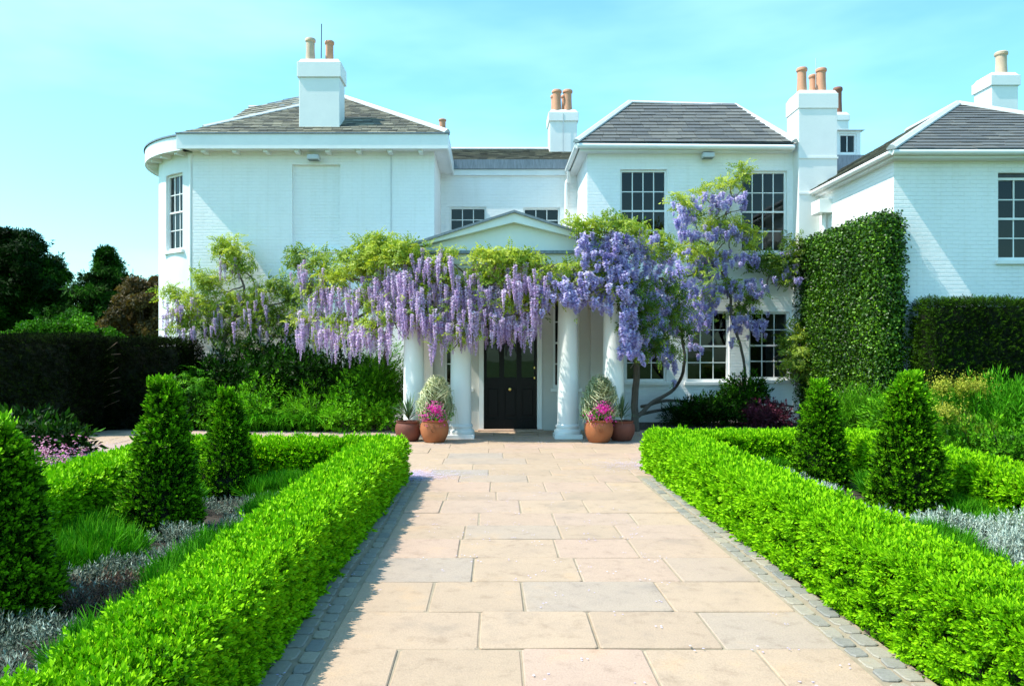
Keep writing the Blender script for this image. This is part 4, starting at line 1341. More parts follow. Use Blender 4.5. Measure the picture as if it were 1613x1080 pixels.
def topiary(x, y, h, rb, rt, label, dens=2500, size=1.45):
    rb -= .05; rt -= .125; lx, ly = random.uniform(-.05, .05), random.uniform(-.03, .03)
    t = thing('topiary_cone', (x, y, 0), label, 'topiary', 'clipped topiary cones in the beds')
    MB().lathe([(rb * .8, .02), (rb * .82, .2), (rt * .8 + (rb - rt) * .3, h * .62), (rt * .62, h * .94), (.02, h * .97)], (x, y, 0), 16).build('inner_twigs', M['hedge_core'], t)  # solid core coloured as the shade inside the cone
    n = int(dens * (2 * math.pi * (rb + rt) / 2 * h + 3.14 * rt * rt))
    u = rng.random(n) ** 1.0; a = rng.random(n) * 2 * math.pi
    # radius profile with rounded shoulder
    z = u * h
    r = rb + (rt - rb) * u
    r = np.where(u > .82, r * np.sqrt(np.clip(1 - ((u - .82) / .18) ** 2 * .88, 0, 1)), r)
    r = np.where(u < .06, r * (0.86 + 2.3 * u), r)
    top = rng.random(n) < .07
    rr = np.where(top, rt * np.sqrt(rng.random(n)) * .6, r); z = np.where(top, h * .98 - rr * .15, z)
    nrm = np.stack([np.cos(a), np.sin(a), np.where(top, 3.0, .25)], 1)
    p = np.stack([x + rr * np.cos(a), y + rr * np.sin(a), z], 1)
    p += nrm / np.linalg.norm(nrm, axis=1, keepdims=True) * (.03 * lump(p, 8) + .02 * lump(p, 3.5) - rng.exponential(.028, n) + (rng.random(n) < .06) * rng.random(n) * .05)[:, None]
    p[:, 0] += lx * z; p[:, 1] += ly * z
    d = nrm + rng.normal(0, .5, p.shape); d[:, 2] += .5
    tint = .30 + .1 * lump(p, 3) + .12 * lump(p, 9) + rng.normal(0, .24, n) + .15 * (z / h > .9)
    scatter('leaves', SPR, p, d, size * rng.uniform(.7, 1.3, n), tint, M['topiary_leaf'], t)
    # new shoots at the top
    m = 90
    a = rng.random(m) * 6.28; q = rt * np.sqrt(rng.random(m)) * .9
    p = np.stack([x + q * np.cos(a), y + q * np.sin(a), np.full(m, h * .97) + rng.random(m) * .06], 1)
    scatter('shoots', SPR, p, np.stack([np.cos(a) * .3, np.sin(a) * .3, np.ones(m)], 1), size * rng.uniform(.9, 1.5, m), .6 + rng.normal(0, .1, m), M['topiary_leaf'], t)


topiary(-3.05, 4.62, 1.12, .42, .26, 'dark cone topiary cut off by the left edge, nearest in the left bed', 3400, 1.4)
topiary(-3.0, 6.85, 1.30, .385, .21, 'tall cone topiary in the middle of the left bed')
topiary(-3.05, 8.72, 1.12, .375, .19, 'smaller cone topiary at the far end of the left bed')
topiary(4.0, 9.35, 1.20, .385, .20, 'cone topiary at the far end of the right bed, nearest the wisteria')
topiary(4.0, 7.3, 1.33, .42, .21, 'broad cone topiary in front of the tall ivy clad hedge, right bed')

# bed planting
LANCE = [sprig(9, .12, .055, .014, s + 30, 1.0, .35, -.15) for s in range(4)]


def ground_cover(name, spots, tm, mat, dens, h, size, label, cat, tb=.4, dirz=1.0):
    ps = []
    for (x, y, rx, ry) in spots:
        n = int(dens * rx * ry * 3.14)
        a = rng.random(n) * 6.28; q = np.sqrt(rng.random(n))
        X = x + rx * q * np.cos(a); Y = y + ry * q * np.sin(a)
        dome = (1 - q ** 2) * .5 + .5
        ps.append(np.stack([X, Y, np.maximum(.01, h * dome * (.75 + .35 * np.sin(X * 9) * np.cos(Y * 7)) * rng.uniform(.55, 1.0, n))], 1))
    p = np.concatenate(ps); n = len(p)
    d = rng.normal(0, .45, (n, 3)); d[:, 2] += dirz
    o = scatter(name, tm, p, d, size * rng.uniform(.7, 1.3, n), tb + .15 * lump(p, 4) + rng.normal(0, .22, n), mat)
    tag(o, label, cat, kind='stuff')
    return o


ground_cover('silver_plants', [(-2.65, 5.1, .36, .5), (-2.45, 5.75, .36, .22), (-2.55, 6.3, .5, .22), (-2.15, 6.75, .4, .2), (-2.5, 7.7, .5, .22), (-2.1, 8.15, .35, .2), (-2.6, 4.1, .35, .3), (-2.1, 3.7, .35, .2)],
             LANCE, M['silver_leaf'], 1250, .17, .5, 'silver grey leaved ground cover winding between the cones of the left bed', 'plants', .22)
ground_cover('silver_plants', [(3.2, 9.5, .35, .25), (3.35, 8.5, .5, .4), (3.2, 7.75, .38, .4), (3.65, 6.65, .5, .25), (4.3, 6.25, .36, .65), (4.15, 5.5, .42, .6), (3.8, 4.9, .5, .4)],
             LANCE, M['silver_leaf'], 1500, .27, .55, 'silver grey leaved ground cover filling the middle of the right bed', 'plants', .6)
ground_cover('withered_plants', [(-2.35, 4.8, .3, .35), (-1.95, 6.6, .28, .2), (-2.6, 4.9, .3, .3), (-2.0, 7.1, .3, .15)], LANCE, M['brown_leaf'], 700, .18, .5,
             'brown withered stems among the silver plants of the left bed', 'plants', .4)
TUFT = [blade(10, .2, .008, s, .45, .2) for s in range(4)]
ground_cover('lavender_tufts', [(-1.95, 5.5, .36, .95), (-3.1, 5.75, .4, .45), (-2.3, 8.6, .5, .3), (-1.9, 4.0, .25, .6), (-3.35, 6.6, .2, .6), (-2.0, 7.45, .34, .35), (-3.3, 7.8, .25, .5), (-1.85, 8.7, .28, .35), (-2.3, 8.75, .35, .2), (-2.0, 7.15, .35, .2)],
             TUFT, M['grass_leaf'], 1500, .10, 1.05, 'fresh green lavender tufts along the inside of the left hedge', 'plants', .5)
ground_cover('lavender_tufts', [(2.85, 9.6, .25, .3), (2.85, 8.6, .15, .5), (2.95, 6.9, .25, .4), (3.35, 6.05, .4, .35), (4.4, 8.4, .22, .6), (4.4, 7.2, .22, .3), (3.5, 9.9, .6, .15), (4.35, 6.9, .2, .3), (3.2, 5.4, .35, .4)],
             TUFT, M['grass_leaf'], 1500, .10, 1.05, 'fresh green lavender tufts along the inside of the right hedge', 'plants', .5)
ground_cover('pale_flowers', [(3.3, 8.4, .3, .2), (3.1, 7.6, .2, .3)], [single_leaf(.05, .05, 3, 5, .02)], M['white_petal'], 14, .27, 1.0,
             'few white daisy like flowers over the silver plants of the right bed', 'flowers', .6)

# ------------------------------------------------------------------ tall hedges
def tall_hedge(name, boxes, label, mat, dens, size, tb=.3, tm=None, group=None, loc=None, core=.1, amp=.05, faces='txXyY'):
    bx = boxes[0]
    t = thing(name, loc or ((bx[0] + bx[1]) / 2, (bx[2] + bx[3]) / 2, 0), label, 'hedge', group)
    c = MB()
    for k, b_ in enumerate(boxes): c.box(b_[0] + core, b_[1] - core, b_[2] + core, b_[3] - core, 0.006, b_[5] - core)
    o = c.build('inner_twigs', M['hedge_core'], t); o['kind'] = 'stuff'  # solid core, hedge-inside shade put into its colour
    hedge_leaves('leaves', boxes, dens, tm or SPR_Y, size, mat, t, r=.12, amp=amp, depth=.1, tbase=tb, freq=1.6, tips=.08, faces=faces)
    return t


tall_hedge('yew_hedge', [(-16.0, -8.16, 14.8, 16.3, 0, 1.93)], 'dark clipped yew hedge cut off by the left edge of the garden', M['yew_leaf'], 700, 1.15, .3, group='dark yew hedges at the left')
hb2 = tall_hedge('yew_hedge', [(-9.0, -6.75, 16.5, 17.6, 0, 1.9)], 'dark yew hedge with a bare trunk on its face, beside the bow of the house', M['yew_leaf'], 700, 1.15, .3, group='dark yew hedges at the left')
# bare stem showing on the face of the second yew hedge
bt = MB()
bx_ = XX(160, 16.35)
bt.tube(catmull([(bx_, 16.24, 0), (bx_ + .03, 16.2, .6), (bx_ - .02, 16.2, 1.1), (bx_ + .02, 16.24, 1.75)]), [.05, .048, .045, .043, .041, .04, .038, .036, .034, .032, .03, .028, .026, .024, .022, .02, .018, .016, .014][:19], 6)
for k in range(16):
    z = .35 + k * .085; s = 1 if k % 2 else -1
    ln = random.uniform(.25, .55)
    bt.tube([(bx_, 16.22, z), (bx_ + s * ln * .5, 16.2, z + .07 + .1 * random.random()), (bx_ + s * ln, 16.24, z + .18 + .1 * random.random())], [.012, .008, .003], 4)
bt.build('bare_trunk', M['pale_bark'], hb2)
IVY = [single_leaf(.05, .036, s, 6, .035) for s in range(5)]
tall_hedge('ivy_buttress', [(7.33, 7.70, 14.42, 18.2, 0, 4.2)], 'tall narrow clipped green hedge wall climbing the corner of the nearest wing', M['ivy_leaf'], 3000, .9, .4, IVY, core=.07, amp=.022)
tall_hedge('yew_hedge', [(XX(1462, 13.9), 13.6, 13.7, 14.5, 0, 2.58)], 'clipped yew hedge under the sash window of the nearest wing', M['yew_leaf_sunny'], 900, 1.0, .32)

# ------------------------------------------------------------------ trees beyond the garden
NEED = [single_leaf(1.0, 0.22, s + 20, 6, 0.35) for s in range(4)]


def tree(name, x, y, h, w, label, mat, kind='round', dens=1.0, trunk_h=None, size=1.0, z0=1.0):
    t = thing(name, (x, y, 0), label, 'tree', 'trees beyond the garden')
    tr = MB(); tr.tube(catmull([(x, y, 0), (x + .1, y, h * .3), (x - .1, y, h * .65), (x, y, h * .8)]), [w * .05 * (1 - .85 * i / 18) for i in range(19)], 8)
    if kind == 'cone':
        P_, N_, T_ = [], [], []
        levels = int(h / .3)
        for i in range(levels):
            f = i / levels; z = z0 + (h - z0) * f
            rmax = w * .5 * (1 - f) ** .95 * random.uniform(.7, 1.2) + .04
            nb = max(4, int(11 * (1 - f) + 3))
            for k in range(nb):
                a = random.uniform(0, 6.28); ln = rmax * random.uniform(.65, 1.15)
                tip = Vector((x + ln * math.cos(a), y + ln * math.sin(a), z - ln * .12 + .25 * ln * random.uniform(-.5, 1)))
                tr.tube([(x, y, z), tip], [.03, .008], 3)
                m = int((50 + 110 * ln / (w * .5)) * dens)
                s = rng.random(m) ** .6
                q = np.array([x, y, z])[None] * (1 - s[:, None]) + np.array(tip)[None] * s[:, None]
                q += rng.normal(0, 1, (m, 3)) * np.array([.16, .16, .1])[None] * (0.5 + ln * .35)
                P_.append(q); N_.append(np.repeat(np.array([[math.cos(a), math.sin(a), .25]]), m, 0)); T_.append(np.full(m, random.uniform(.15, .6)) + .2 * (s > .8))
        p = np.concatenate(P_); n = np.concatenate(N_); ti = np.concatenate(T_)
        scatter('crown', NEED, p, n + rng.normal(0, .4, p.shape), .2 * size * rng.uniform(.6, 1.3, len(p)), ti + rng.normal(0, .1, len(p)), mat, t)
    else:
        P_, N_, T_ = [], [], []
        nb = int(130 * dens)
        for i in range(nb):
            v = rng.normal(size=3); v /= np.linalg.norm(v)
            rr = rng.random() ** .4
            c = np.array([x, y, z0 + (h - z0) * .5]) + v * rr * np.array([w * .42, w * .42, (h - z0) * .43])
            tr.tube([(x, y, max(0.5, c[2] - h * .25)), tuple(c)], [.05, .01], 3)
            rad = w * random.uniform(.035, .1)
            m = int(210 * dens)
            u = rng.normal(size=(m, 3)); u /= np.linalg.norm(u, axis=1, keepdims=True)
            P_.append(c + u * rad * (rng.random((m, 1)) ** .4 + rng.exponential(.12, (m, 1))) * np.array([1.15, 1.15, .8])); N_.append(u + np.array([[0, 0, .3]])); T_.append(np.full(m, random.uniform(.1, .7)))
        p = np.concatenate(P_); n = np.concatenate(N_); ti = np.concatenate(T_)
        scatter('crown', NEED if mat == M['conifer_leaf'] else LEAF5, p, n + rng.normal(0, .5, p.shape), (.19 if mat == M['conifer_leaf'] else .12) * size * rng.uniform(.6, 1.3, len(p)), ti + rng.normal(0, .12, len(p)), mat, t)
    tr.build('trunk', M['bark'], t)


def at_tree(px, D): return XX(px, D)


tree('conifer_tree', at_tree(14, 34), 34, ZZ(346, 34), 5.4, 'tall dark broad evergreen tree at the left edge behind the yew hedge', M['conifer_leaf'], 'round', 1.3, size=1.05, z0=0.8)
tree('conifer_tree', at_tree(-70, 36), 36, ZZ(345, 36), 7.5, 'dark evergreen mostly outside the left edge', M['conifer_leaf'], 'round', 1.0, size=1.15, z0=0.8)
tree('fir_tree', at_tree(168, 32), 32, ZZ(388, 32), 6.8, 'dark blue green fir tree with a pointed top, left of the house', M['conifer_leaf'], 'cone', 1.15, size=1.0)
tree('copper_tree', at_tree(226, 30), 30, ZZ(424, 30), 3.6, 'bronze brown leaved tree just left of the bow of the house', M['copper_leaf'], 'round', .9, size=.9, z0=0.3)
tree('leafy_shrub_tree', at_tree(105, 24), 24, ZZ(486, 24), 3.6, 'bright green leafy bush showing over the yew hedge', M['green_leaf'], 'round', .8, size=.8, z0=0.2)
tree('leafy_shrub_tree', at_tree(20, 23), 23, ZZ(505, 23), 2.6, 'light green bush over the yew hedge at the left edge', M['green_leaf'], 'round', .5, size=.8, z0=0.2)
tree('leafy_shrub_tree', at_tree(160, 24), 24, ZZ(510, 24), 2.4, 'low green bush over the yew hedge in front of the fir', M['green_leaf'], 'round', .5, size=.7, z0=0.2)

# ------------------------------------------------------------------ shrubs and border plants
def shrub(name, px, pyt, D, w, label, mat, n=500, size=1.0, tm=None, tb=.4, group=None, dpt=None, base=0.0, cat='shrub', blobs=5, upright=.4):
    x = XX(px, D); h = ZZ(pyt, D) - base
    t = thing(name, (x, D, base), label, cat, group)
    P_, N_ = [], []
    for k in range(blobs):
        if k == 0: c, s = (x, D, base + h * .45), 1.0
        else:
            a = random.uniform(0, 6.28); c = (x + math.cos(a) * w * .28, D + math.sin(a) * w * .22, base + h * random.uniform(.3, .62)); s = random.uniform(.45, .65)
        p, nn = ell_points(c, w * .5 * s, (dpt or w) * .5 * s, h * .55 * s if k == 0 else h * .42 * s, int(n / (1 + .45 * (blobs - 1)) * (1 if k == 0 else .45)), -.7, .2, 2, .2)
        P_.append(p); N_.append(nn)
    p = np.concatenate(P_); nn = np.concatenate(N_)
    k = p[:, 2] > base + .01
    p, nn = p[k], nn[k]
    d = nn + rng.normal(0, .4, p.shape); d[:, 2] += upright
    scatter('leaves', tm or LEAF_S, p, d, size * rng.uniform(.7, 1.3, len(p)), tb + .16 * lump(p, 2.5) + rng.normal(0, .14, len(p)), mat, t)
    st = MB()
    for k in range(7):
        a = random.uniform(0, 6.28)
        st.tube([(x, D, base), (x + math.cos(a) * w * .15, D + math.sin(a) * w * .12, base + h * .4), (x + math.cos(a) * w * .3, D + math.sin(a) * w * .25, base + h * .75)], [.018, .012, .004], 4)
    st.build('stems', M['bark'], t)
    return t


LEAF_S = [sprig(8, .14, .085, .036, s + 50, 1.0, .3, -.1) for s in range(4)]
LEAF_B = [sprig(7, .16, .15, .06, s + 60, 1.1, .3, -.1) for s in range(4)]
LEAF_F = [sprig(12, .2, .11, .016, s + 70, .8, .3, -.1) for s in range(4)]
STRAP = [blade(12, .55, .022, s, .9, .7) for s in range(3)]

G1 = 'border shrubs under the left wall'
shrub('border_shrub', 297, 573, 16.6, 1.0, 'light green loose shrub beside the bow of the house', M['green_leaf'], 500, 1.0, PIN, .45, G1)
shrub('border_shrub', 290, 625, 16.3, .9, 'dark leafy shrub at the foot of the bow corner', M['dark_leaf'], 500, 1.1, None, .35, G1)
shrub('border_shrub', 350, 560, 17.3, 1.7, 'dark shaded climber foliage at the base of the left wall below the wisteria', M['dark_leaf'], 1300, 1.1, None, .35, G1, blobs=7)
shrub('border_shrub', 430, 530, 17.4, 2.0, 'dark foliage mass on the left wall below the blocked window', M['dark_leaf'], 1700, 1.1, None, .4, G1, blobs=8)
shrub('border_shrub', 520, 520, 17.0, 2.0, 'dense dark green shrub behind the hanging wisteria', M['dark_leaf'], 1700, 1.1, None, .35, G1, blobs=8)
shrub('border_shrub', 602, 535, 16.4, 1.1, 'tall mid green feathery shrub against the left side of the porch', M['green_leaf'], 1300, .95, LEAF_F, .38, G1, blobs=7)
shrub('border_shrub', 345, 618, 16.4, 1.2, 'mid green rounded shrub with small leaves near the bow', M['green_leaf'], 700, .9, None, .3, G1)
shrub('border_shrub', 415, 600, 16.4, 1.2, 'bright green leafy shrub in the left border below the dark climber', M['green_leaf'], 800, .9, None, .62, G1)
shrub('border_shrub', 500, 612, 16.2, 1.1, 'fresh green ferny shrub in the left border', M['green_leaf'], 700, .95, LEAF_F, .62, G1)
shrub('border_shrub', 565, 590, 16.2, 1.2, 'broad leaved green shrub left of the porch', M['green_leaf'], 800, .9, None, .62, G1)
shrub('border_shrub', 545, 640, 15.8, .9, 'low green perennial at the edge of the paving, left border', M['green_leaf'], 500, .8, None, .62, G1)
shrub('border_shrub', 605, 628, 15.9, .9, 'leafy perennial directly behind the left pots', M['green_leaf'], 500, .85, None, .62, G1)
for k, (px, lab) in enumerate(((447, 'arching strap leaved clump at the front of the left border'), (400, 'small strap leaved clump left of the arching one'), (488, 'strap leaved clump between the ferny shrubs'))):
    x = XX(px, 15.9); t = thing('strap_leaf_clump', (x, 15.9, 0), lab, 'plant', 'strap leaved clumps')
    m = 34
    p = np.stack([rng.normal(x, .22, m), rng.normal(15.9, .12, m), np.zeros(m)], 1)
    scatter('leaves', STRAP, p, np.array([0, 0, 1.0]), rng.uniform(.8, 1.15, m), .45 + rng.normal(0, .1, m), M['grass_leaf'], t)

G2 = 'border plants under the right wing windows'
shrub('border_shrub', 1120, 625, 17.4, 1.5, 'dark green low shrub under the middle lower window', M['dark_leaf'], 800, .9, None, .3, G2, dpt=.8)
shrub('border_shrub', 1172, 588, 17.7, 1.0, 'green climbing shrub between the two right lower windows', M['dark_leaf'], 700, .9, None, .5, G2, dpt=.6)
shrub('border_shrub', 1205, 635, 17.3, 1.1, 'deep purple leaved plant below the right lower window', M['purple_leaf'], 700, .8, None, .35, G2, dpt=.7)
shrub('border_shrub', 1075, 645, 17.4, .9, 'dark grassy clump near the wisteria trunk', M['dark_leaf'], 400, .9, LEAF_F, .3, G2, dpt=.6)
shrub('border_shrub', 1255, 520, 17.6, .8, 'loose yellow green shrub beside the right lower window', M['wist_leaf'], 380, 1.0, PIN, .3, G2, dpt=.6, base=.9)
shrub('border_shrub', 1355, 618, 14.0, 1.3, 'ferny green shrub between the cone topiaries at the foot of the hedge wall', M['green_leaf'], 900, .9, LEAF_F, .42, 'shrubs in front of the nearest wing')
shrub('border_shrub', 1440, 610, 12.8, 1.4, 'leafy green shrub behind the broad cone topiary', M['green_leaf'], 900, .9, None, .38, 'shrubs in front of the nearest wing')
shrub('border_shrub', 1570, 606, 12.2, 2.0, 'large feathery green shrub below the right yew hedge', M['grass_leaf'], 2200, 1.0, LEAF_F, .42, 'shrubs in front of the nearest wing', blobs=8, upright=1.2)
shrub('border_shrub', 1690, 600, 11.6, 2.0, 'feathery green shrub cut off by the right edge', M['grass_leaf'], 1800, 1.0, LEAF_F, .42, 'shrubs in front of the nearest wing', blobs=8, upright=1.2)
shrub('border_shrub', 1500, 655, 11.6, 1.2, 'low yellow green grassy clump in front of the feathery shrub', M['wist_leaf'], 500, .8, TUFT, .2, 'shrubs in front of the nearest wing', upright=1.5)
shrub('border_shrub', 1585, 665, 11.0, 1.6, 'low green perennials just behind the right hedge', M['green_leaf'], 900, .75, None, .42, 'shrubs in front of the nearest wing')
for k, (px, py, lab) in enumerate(((1485, 606, 'tallest lime yellow headed spurge left of the pair'), (1519, 608, 'left lime yellow spurge head of the pair beneath the yew hedge'), (1539, 607, 'right lime yellow spurge head of the pair beneath the yew hedge'), (1492, 646, 'short lime yellow spurge lower than the others'))):
    D = 11.8 if k < 3 else 11.0
    c = P(px, py, D); t = thing('spurge_plant', (c.x, D, 0), lab, 'plant', 'lime yellow spurges')
    MB().tube(catmull([(c.x - .05, D, 0), (c.x, D, c.z * .5), (c.x, D, c.z)]), .014, 5).build('stem', M['green_stem'], t)
    p, nn = ell_points((c.x, D, c.z - .03), .095, .095, .08, 320, -.5, .1, 3, .25)
    scatter('flower_head', [single_leaf(.022, .02, s, 4, .01) for s in range(3)], p, nn, rng.uniform(.8, 1.2, len(p)), .5 + rng.normal(0, .2, len(p)), M['yellow_head'], t)
    m = 130; zz = c.z * rng.uniform(.2, .92, m); a = rng.random(m) * 6.28
    scatter('leaves', LEAF_F, np.stack([np.full(m, c.x), np.full(m, D), zz], 1), np.stack([np.cos(a), np.sin(a), np.full(m, .3)], 1), .6, .4 + rng.normal(0, .1, m), M['green_leaf'], t)

# left foreground corner: hostas, pink flowers, low ferns by the yew hedge
shrub('hosta_plant', 35, 655, 13.0, 1.5, 'dark broad leaved hosta in front of the yew hedge', M['dark_leaf'], 260, .95, LEAF_B, .35, None, cat='plant', upright=.1)
shrub('hosta_plant', 85, 668, 12.2, 1.0, 'small dark hosta beside the petal strewn paving', M['dark_leaf'], 160, .8, LEAF_B, .3, None, cat='plant', upright=.1)
x = XX(82, 9.6)
shrub('pink_flower_clump', 80, 728, 9.4, .75, 'loose clump of small pink flowers behind the left hedge', M['green_leaf'], 300, .6, None, .4, None, cat='flowers')
pk = bpy.context.scene.collection.objects
t = [o for o in pk if o.name == 'pink_flower_clump'][0]
p, nn = ell_points((XX(85, 9.3), 9.3, .26), .42, .3, .17, 160, -.1, .2, 4, .15)
scatter('flower', [single_leaf(.03, .026, s, 6, .025) for s in range(3)], p, nn, rng.uniform(.8, 1.2, len(p)), .5 + rng.normal(0, .25, len(p)), M['pink'], t)

# ------------------------------------------------------------------ pots beside the columns
def body(t, x, y, r, h, mat):
    b = MB().lathe([(r * .62, .034), (r * .72, h * .12), (r * .93, h * .4), (r * 1.0, h * .62), (r * .95, h * .82), (r * .84, h * .92), (r * .90, h * .95), (r * .92, h), (r * .82, h), (r * .78, h * .9), (.01, h * .9)], (x, y, 0), 32, cap=False)
    return b.build('pot', mat, t, smooth=True)


def boss_ring(t, pot_o, x, y, r, h, mat):
    # small raised rosette on the front
    rg = MB()
    for (R_, rr) in ((.045, .008), (.022, .008)):
        pts = [(x + R_ * math.cos(a), y - r * .985 - .004, h * .62 + R_ * math.sin(a)) for a in [i * math.pi / 6 for i in range(13)]]
        rg.tube(pts, rr, 5)
    rg.build('rosette', mat, pot_o)


TRAIL = [blade(10, .26, .018, s + 5, 1.1, 1.3) for s in range(3)]


def flower_pot(px, D, label, hh):
    x = XX(px, D); r, h = .265, .44
    t = thing('flower_pot', (x, D, .03), label, 'potted plant', 'round terracotta pots with pink flowers')
    b = body(t, x, D, r, h, M['terracotta']); boss_ring(t, b, x, D, r, h, M['terracotta'])
    n = 330
    u = rng.random(n); a = rng.random(n) * 6.28
    z = h + .05 + u * (hh - h - .1)
    rad = .27 * np.sin(np.clip(.25 + u * .68, 0, 1) * math.pi) ** .6 * (1 - .35 * u) * rng.uniform(.5, 1.05, n)
    p = np.stack([x + .03 + rad * np.cos(a), D + .04 + rad * np.sin(a), z], 1)
    p[:, 1] = np.maximum(p[:, 1], D - .08); p[:, 2] = np.maximum(p[:, 2], h + .1)
    d = np.stack([np.cos(a) * .8, np.abs(np.sin(a)) * .5 - .25, .9 - .2 * rng.random(n)], 1)
    scatter('trailing_foliage', TRAIL, p, d, rng.uniform(.45, .95, n), .5 + rng.normal(0, .2, n), M['pot_trail'], t)
    p, nn = ell_points((x, D - .02, h + .03), .27, .27, .2, 230, -.1, .2, 4, .2)
    scatter('leaves', LEAF_S, p, nn, .4 * rng.uniform(.7, 1.3, len(p)), .5 + rng.normal(0, .15, len(p)), M['green_leaf'], t)
    for (fx, fz, s) in ((-.01, .24, 1.15), (.075, .22, 1.1), (.03, .19, .9), (-.15, .07, .5), (.13, .06, .55)):
        c = (x + fx, D - .34 + .4 * abs(fx), h + fz)
        p, nn = ell_points(c, .04 * s, .04 * s, .032 * s, 36, -.5, .1, 3, .1)
        scatter('flower', [single_leaf(.02, .02, s_, 4, .006) for s_ in range(2)], p, nn, 1.0, .5 + rng.normal(0, .2, len(p)), M['magenta'], t)
        MB().tube([(x + fx * .5, D - .05, h), c], .004, 4).build('stem', M['green_stem'], t)




def spiky_pot(px, D, label):
    x = XX(px, D); r, h = .25, .40
    t = thing('spiky_plant_pot', (x, D, .03), label, 'potted plant', 'dark clay pots with spiky plants')
    body(t, x, D, r, h, M['terracotta_dark'])
    m = 46
    for k in range(m):
        a = random.uniform(0, 6.28); el = random.uniform(.1, 1.0); ln = random.uniform(.32, .5)
        o = Vector((math.cos(a), math.sin(a), 0)); sd = Vector((-math.sin(a), math.cos(a), 0)) * .014
        c = Vector((x, D, h + .02 + .1 * random.random()))
        d = o * (1.1 - el) + Vector((0, 0, el)); d.normalize()
        mid = c + d * ln * .5; tip = c + d * ln - Vector((0, 0, .06 * (1 - el)))
        th = Vector((0, 0, .003))
        MB().add([c - sd * .7, c + sd * .7, mid + sd, mid - sd, tip, mid + th * 2 + d * .001], [(0, 1, 2, 5), (0, 5, 3), (5, 2, 4), (3, 5, 4)]).build('spiky_leaf', M['cordyline_plain'], t)


M['cordyline_plain'] = simple('spiky_leaf_green', (0.035, 0.09, 0.03), (0.08, 0.15, 0.05), 12, .45)
flower_pot(684.5, 13.85, 'round orange clay pot with magenta flowers left of the porch opening', 1.16)
flower_pot(943, 13.85, 'round orange clay pot with magenta flowers right of the porch opening', 1.16)
spiky_pot(643.5, 14.05, 'dark red clay pot with a spiky plant in front of the outer left column')
spiky_pot(979, 14.1, 'dark red clay pot with a spiky plant in front of the outer right column')

# ------------------------------------------------------------------ wisteria
RAC_L = [raceme(.44, .05, 92, .027, s) for s in range(4)]
RAC_S = [raceme(.20, .075, 62, .034, s + 9) for s in range(4)]


def interp(px, tab):
    for (a, da), (b, db) in zip(tab, tab[1:]):
        if px <= b: return da + (db - da) * max(0, (px - a)) / (b - a)
    return tab[-1][1]


def raceme_meshes(tm, mat, pre):
    out = []
    for T in tm:
        for q in (-.12, .05, .2):
            v, f, tt = np_t(T); out.append(mesh_np(pre, v, f, tt + q, mat))
    return out


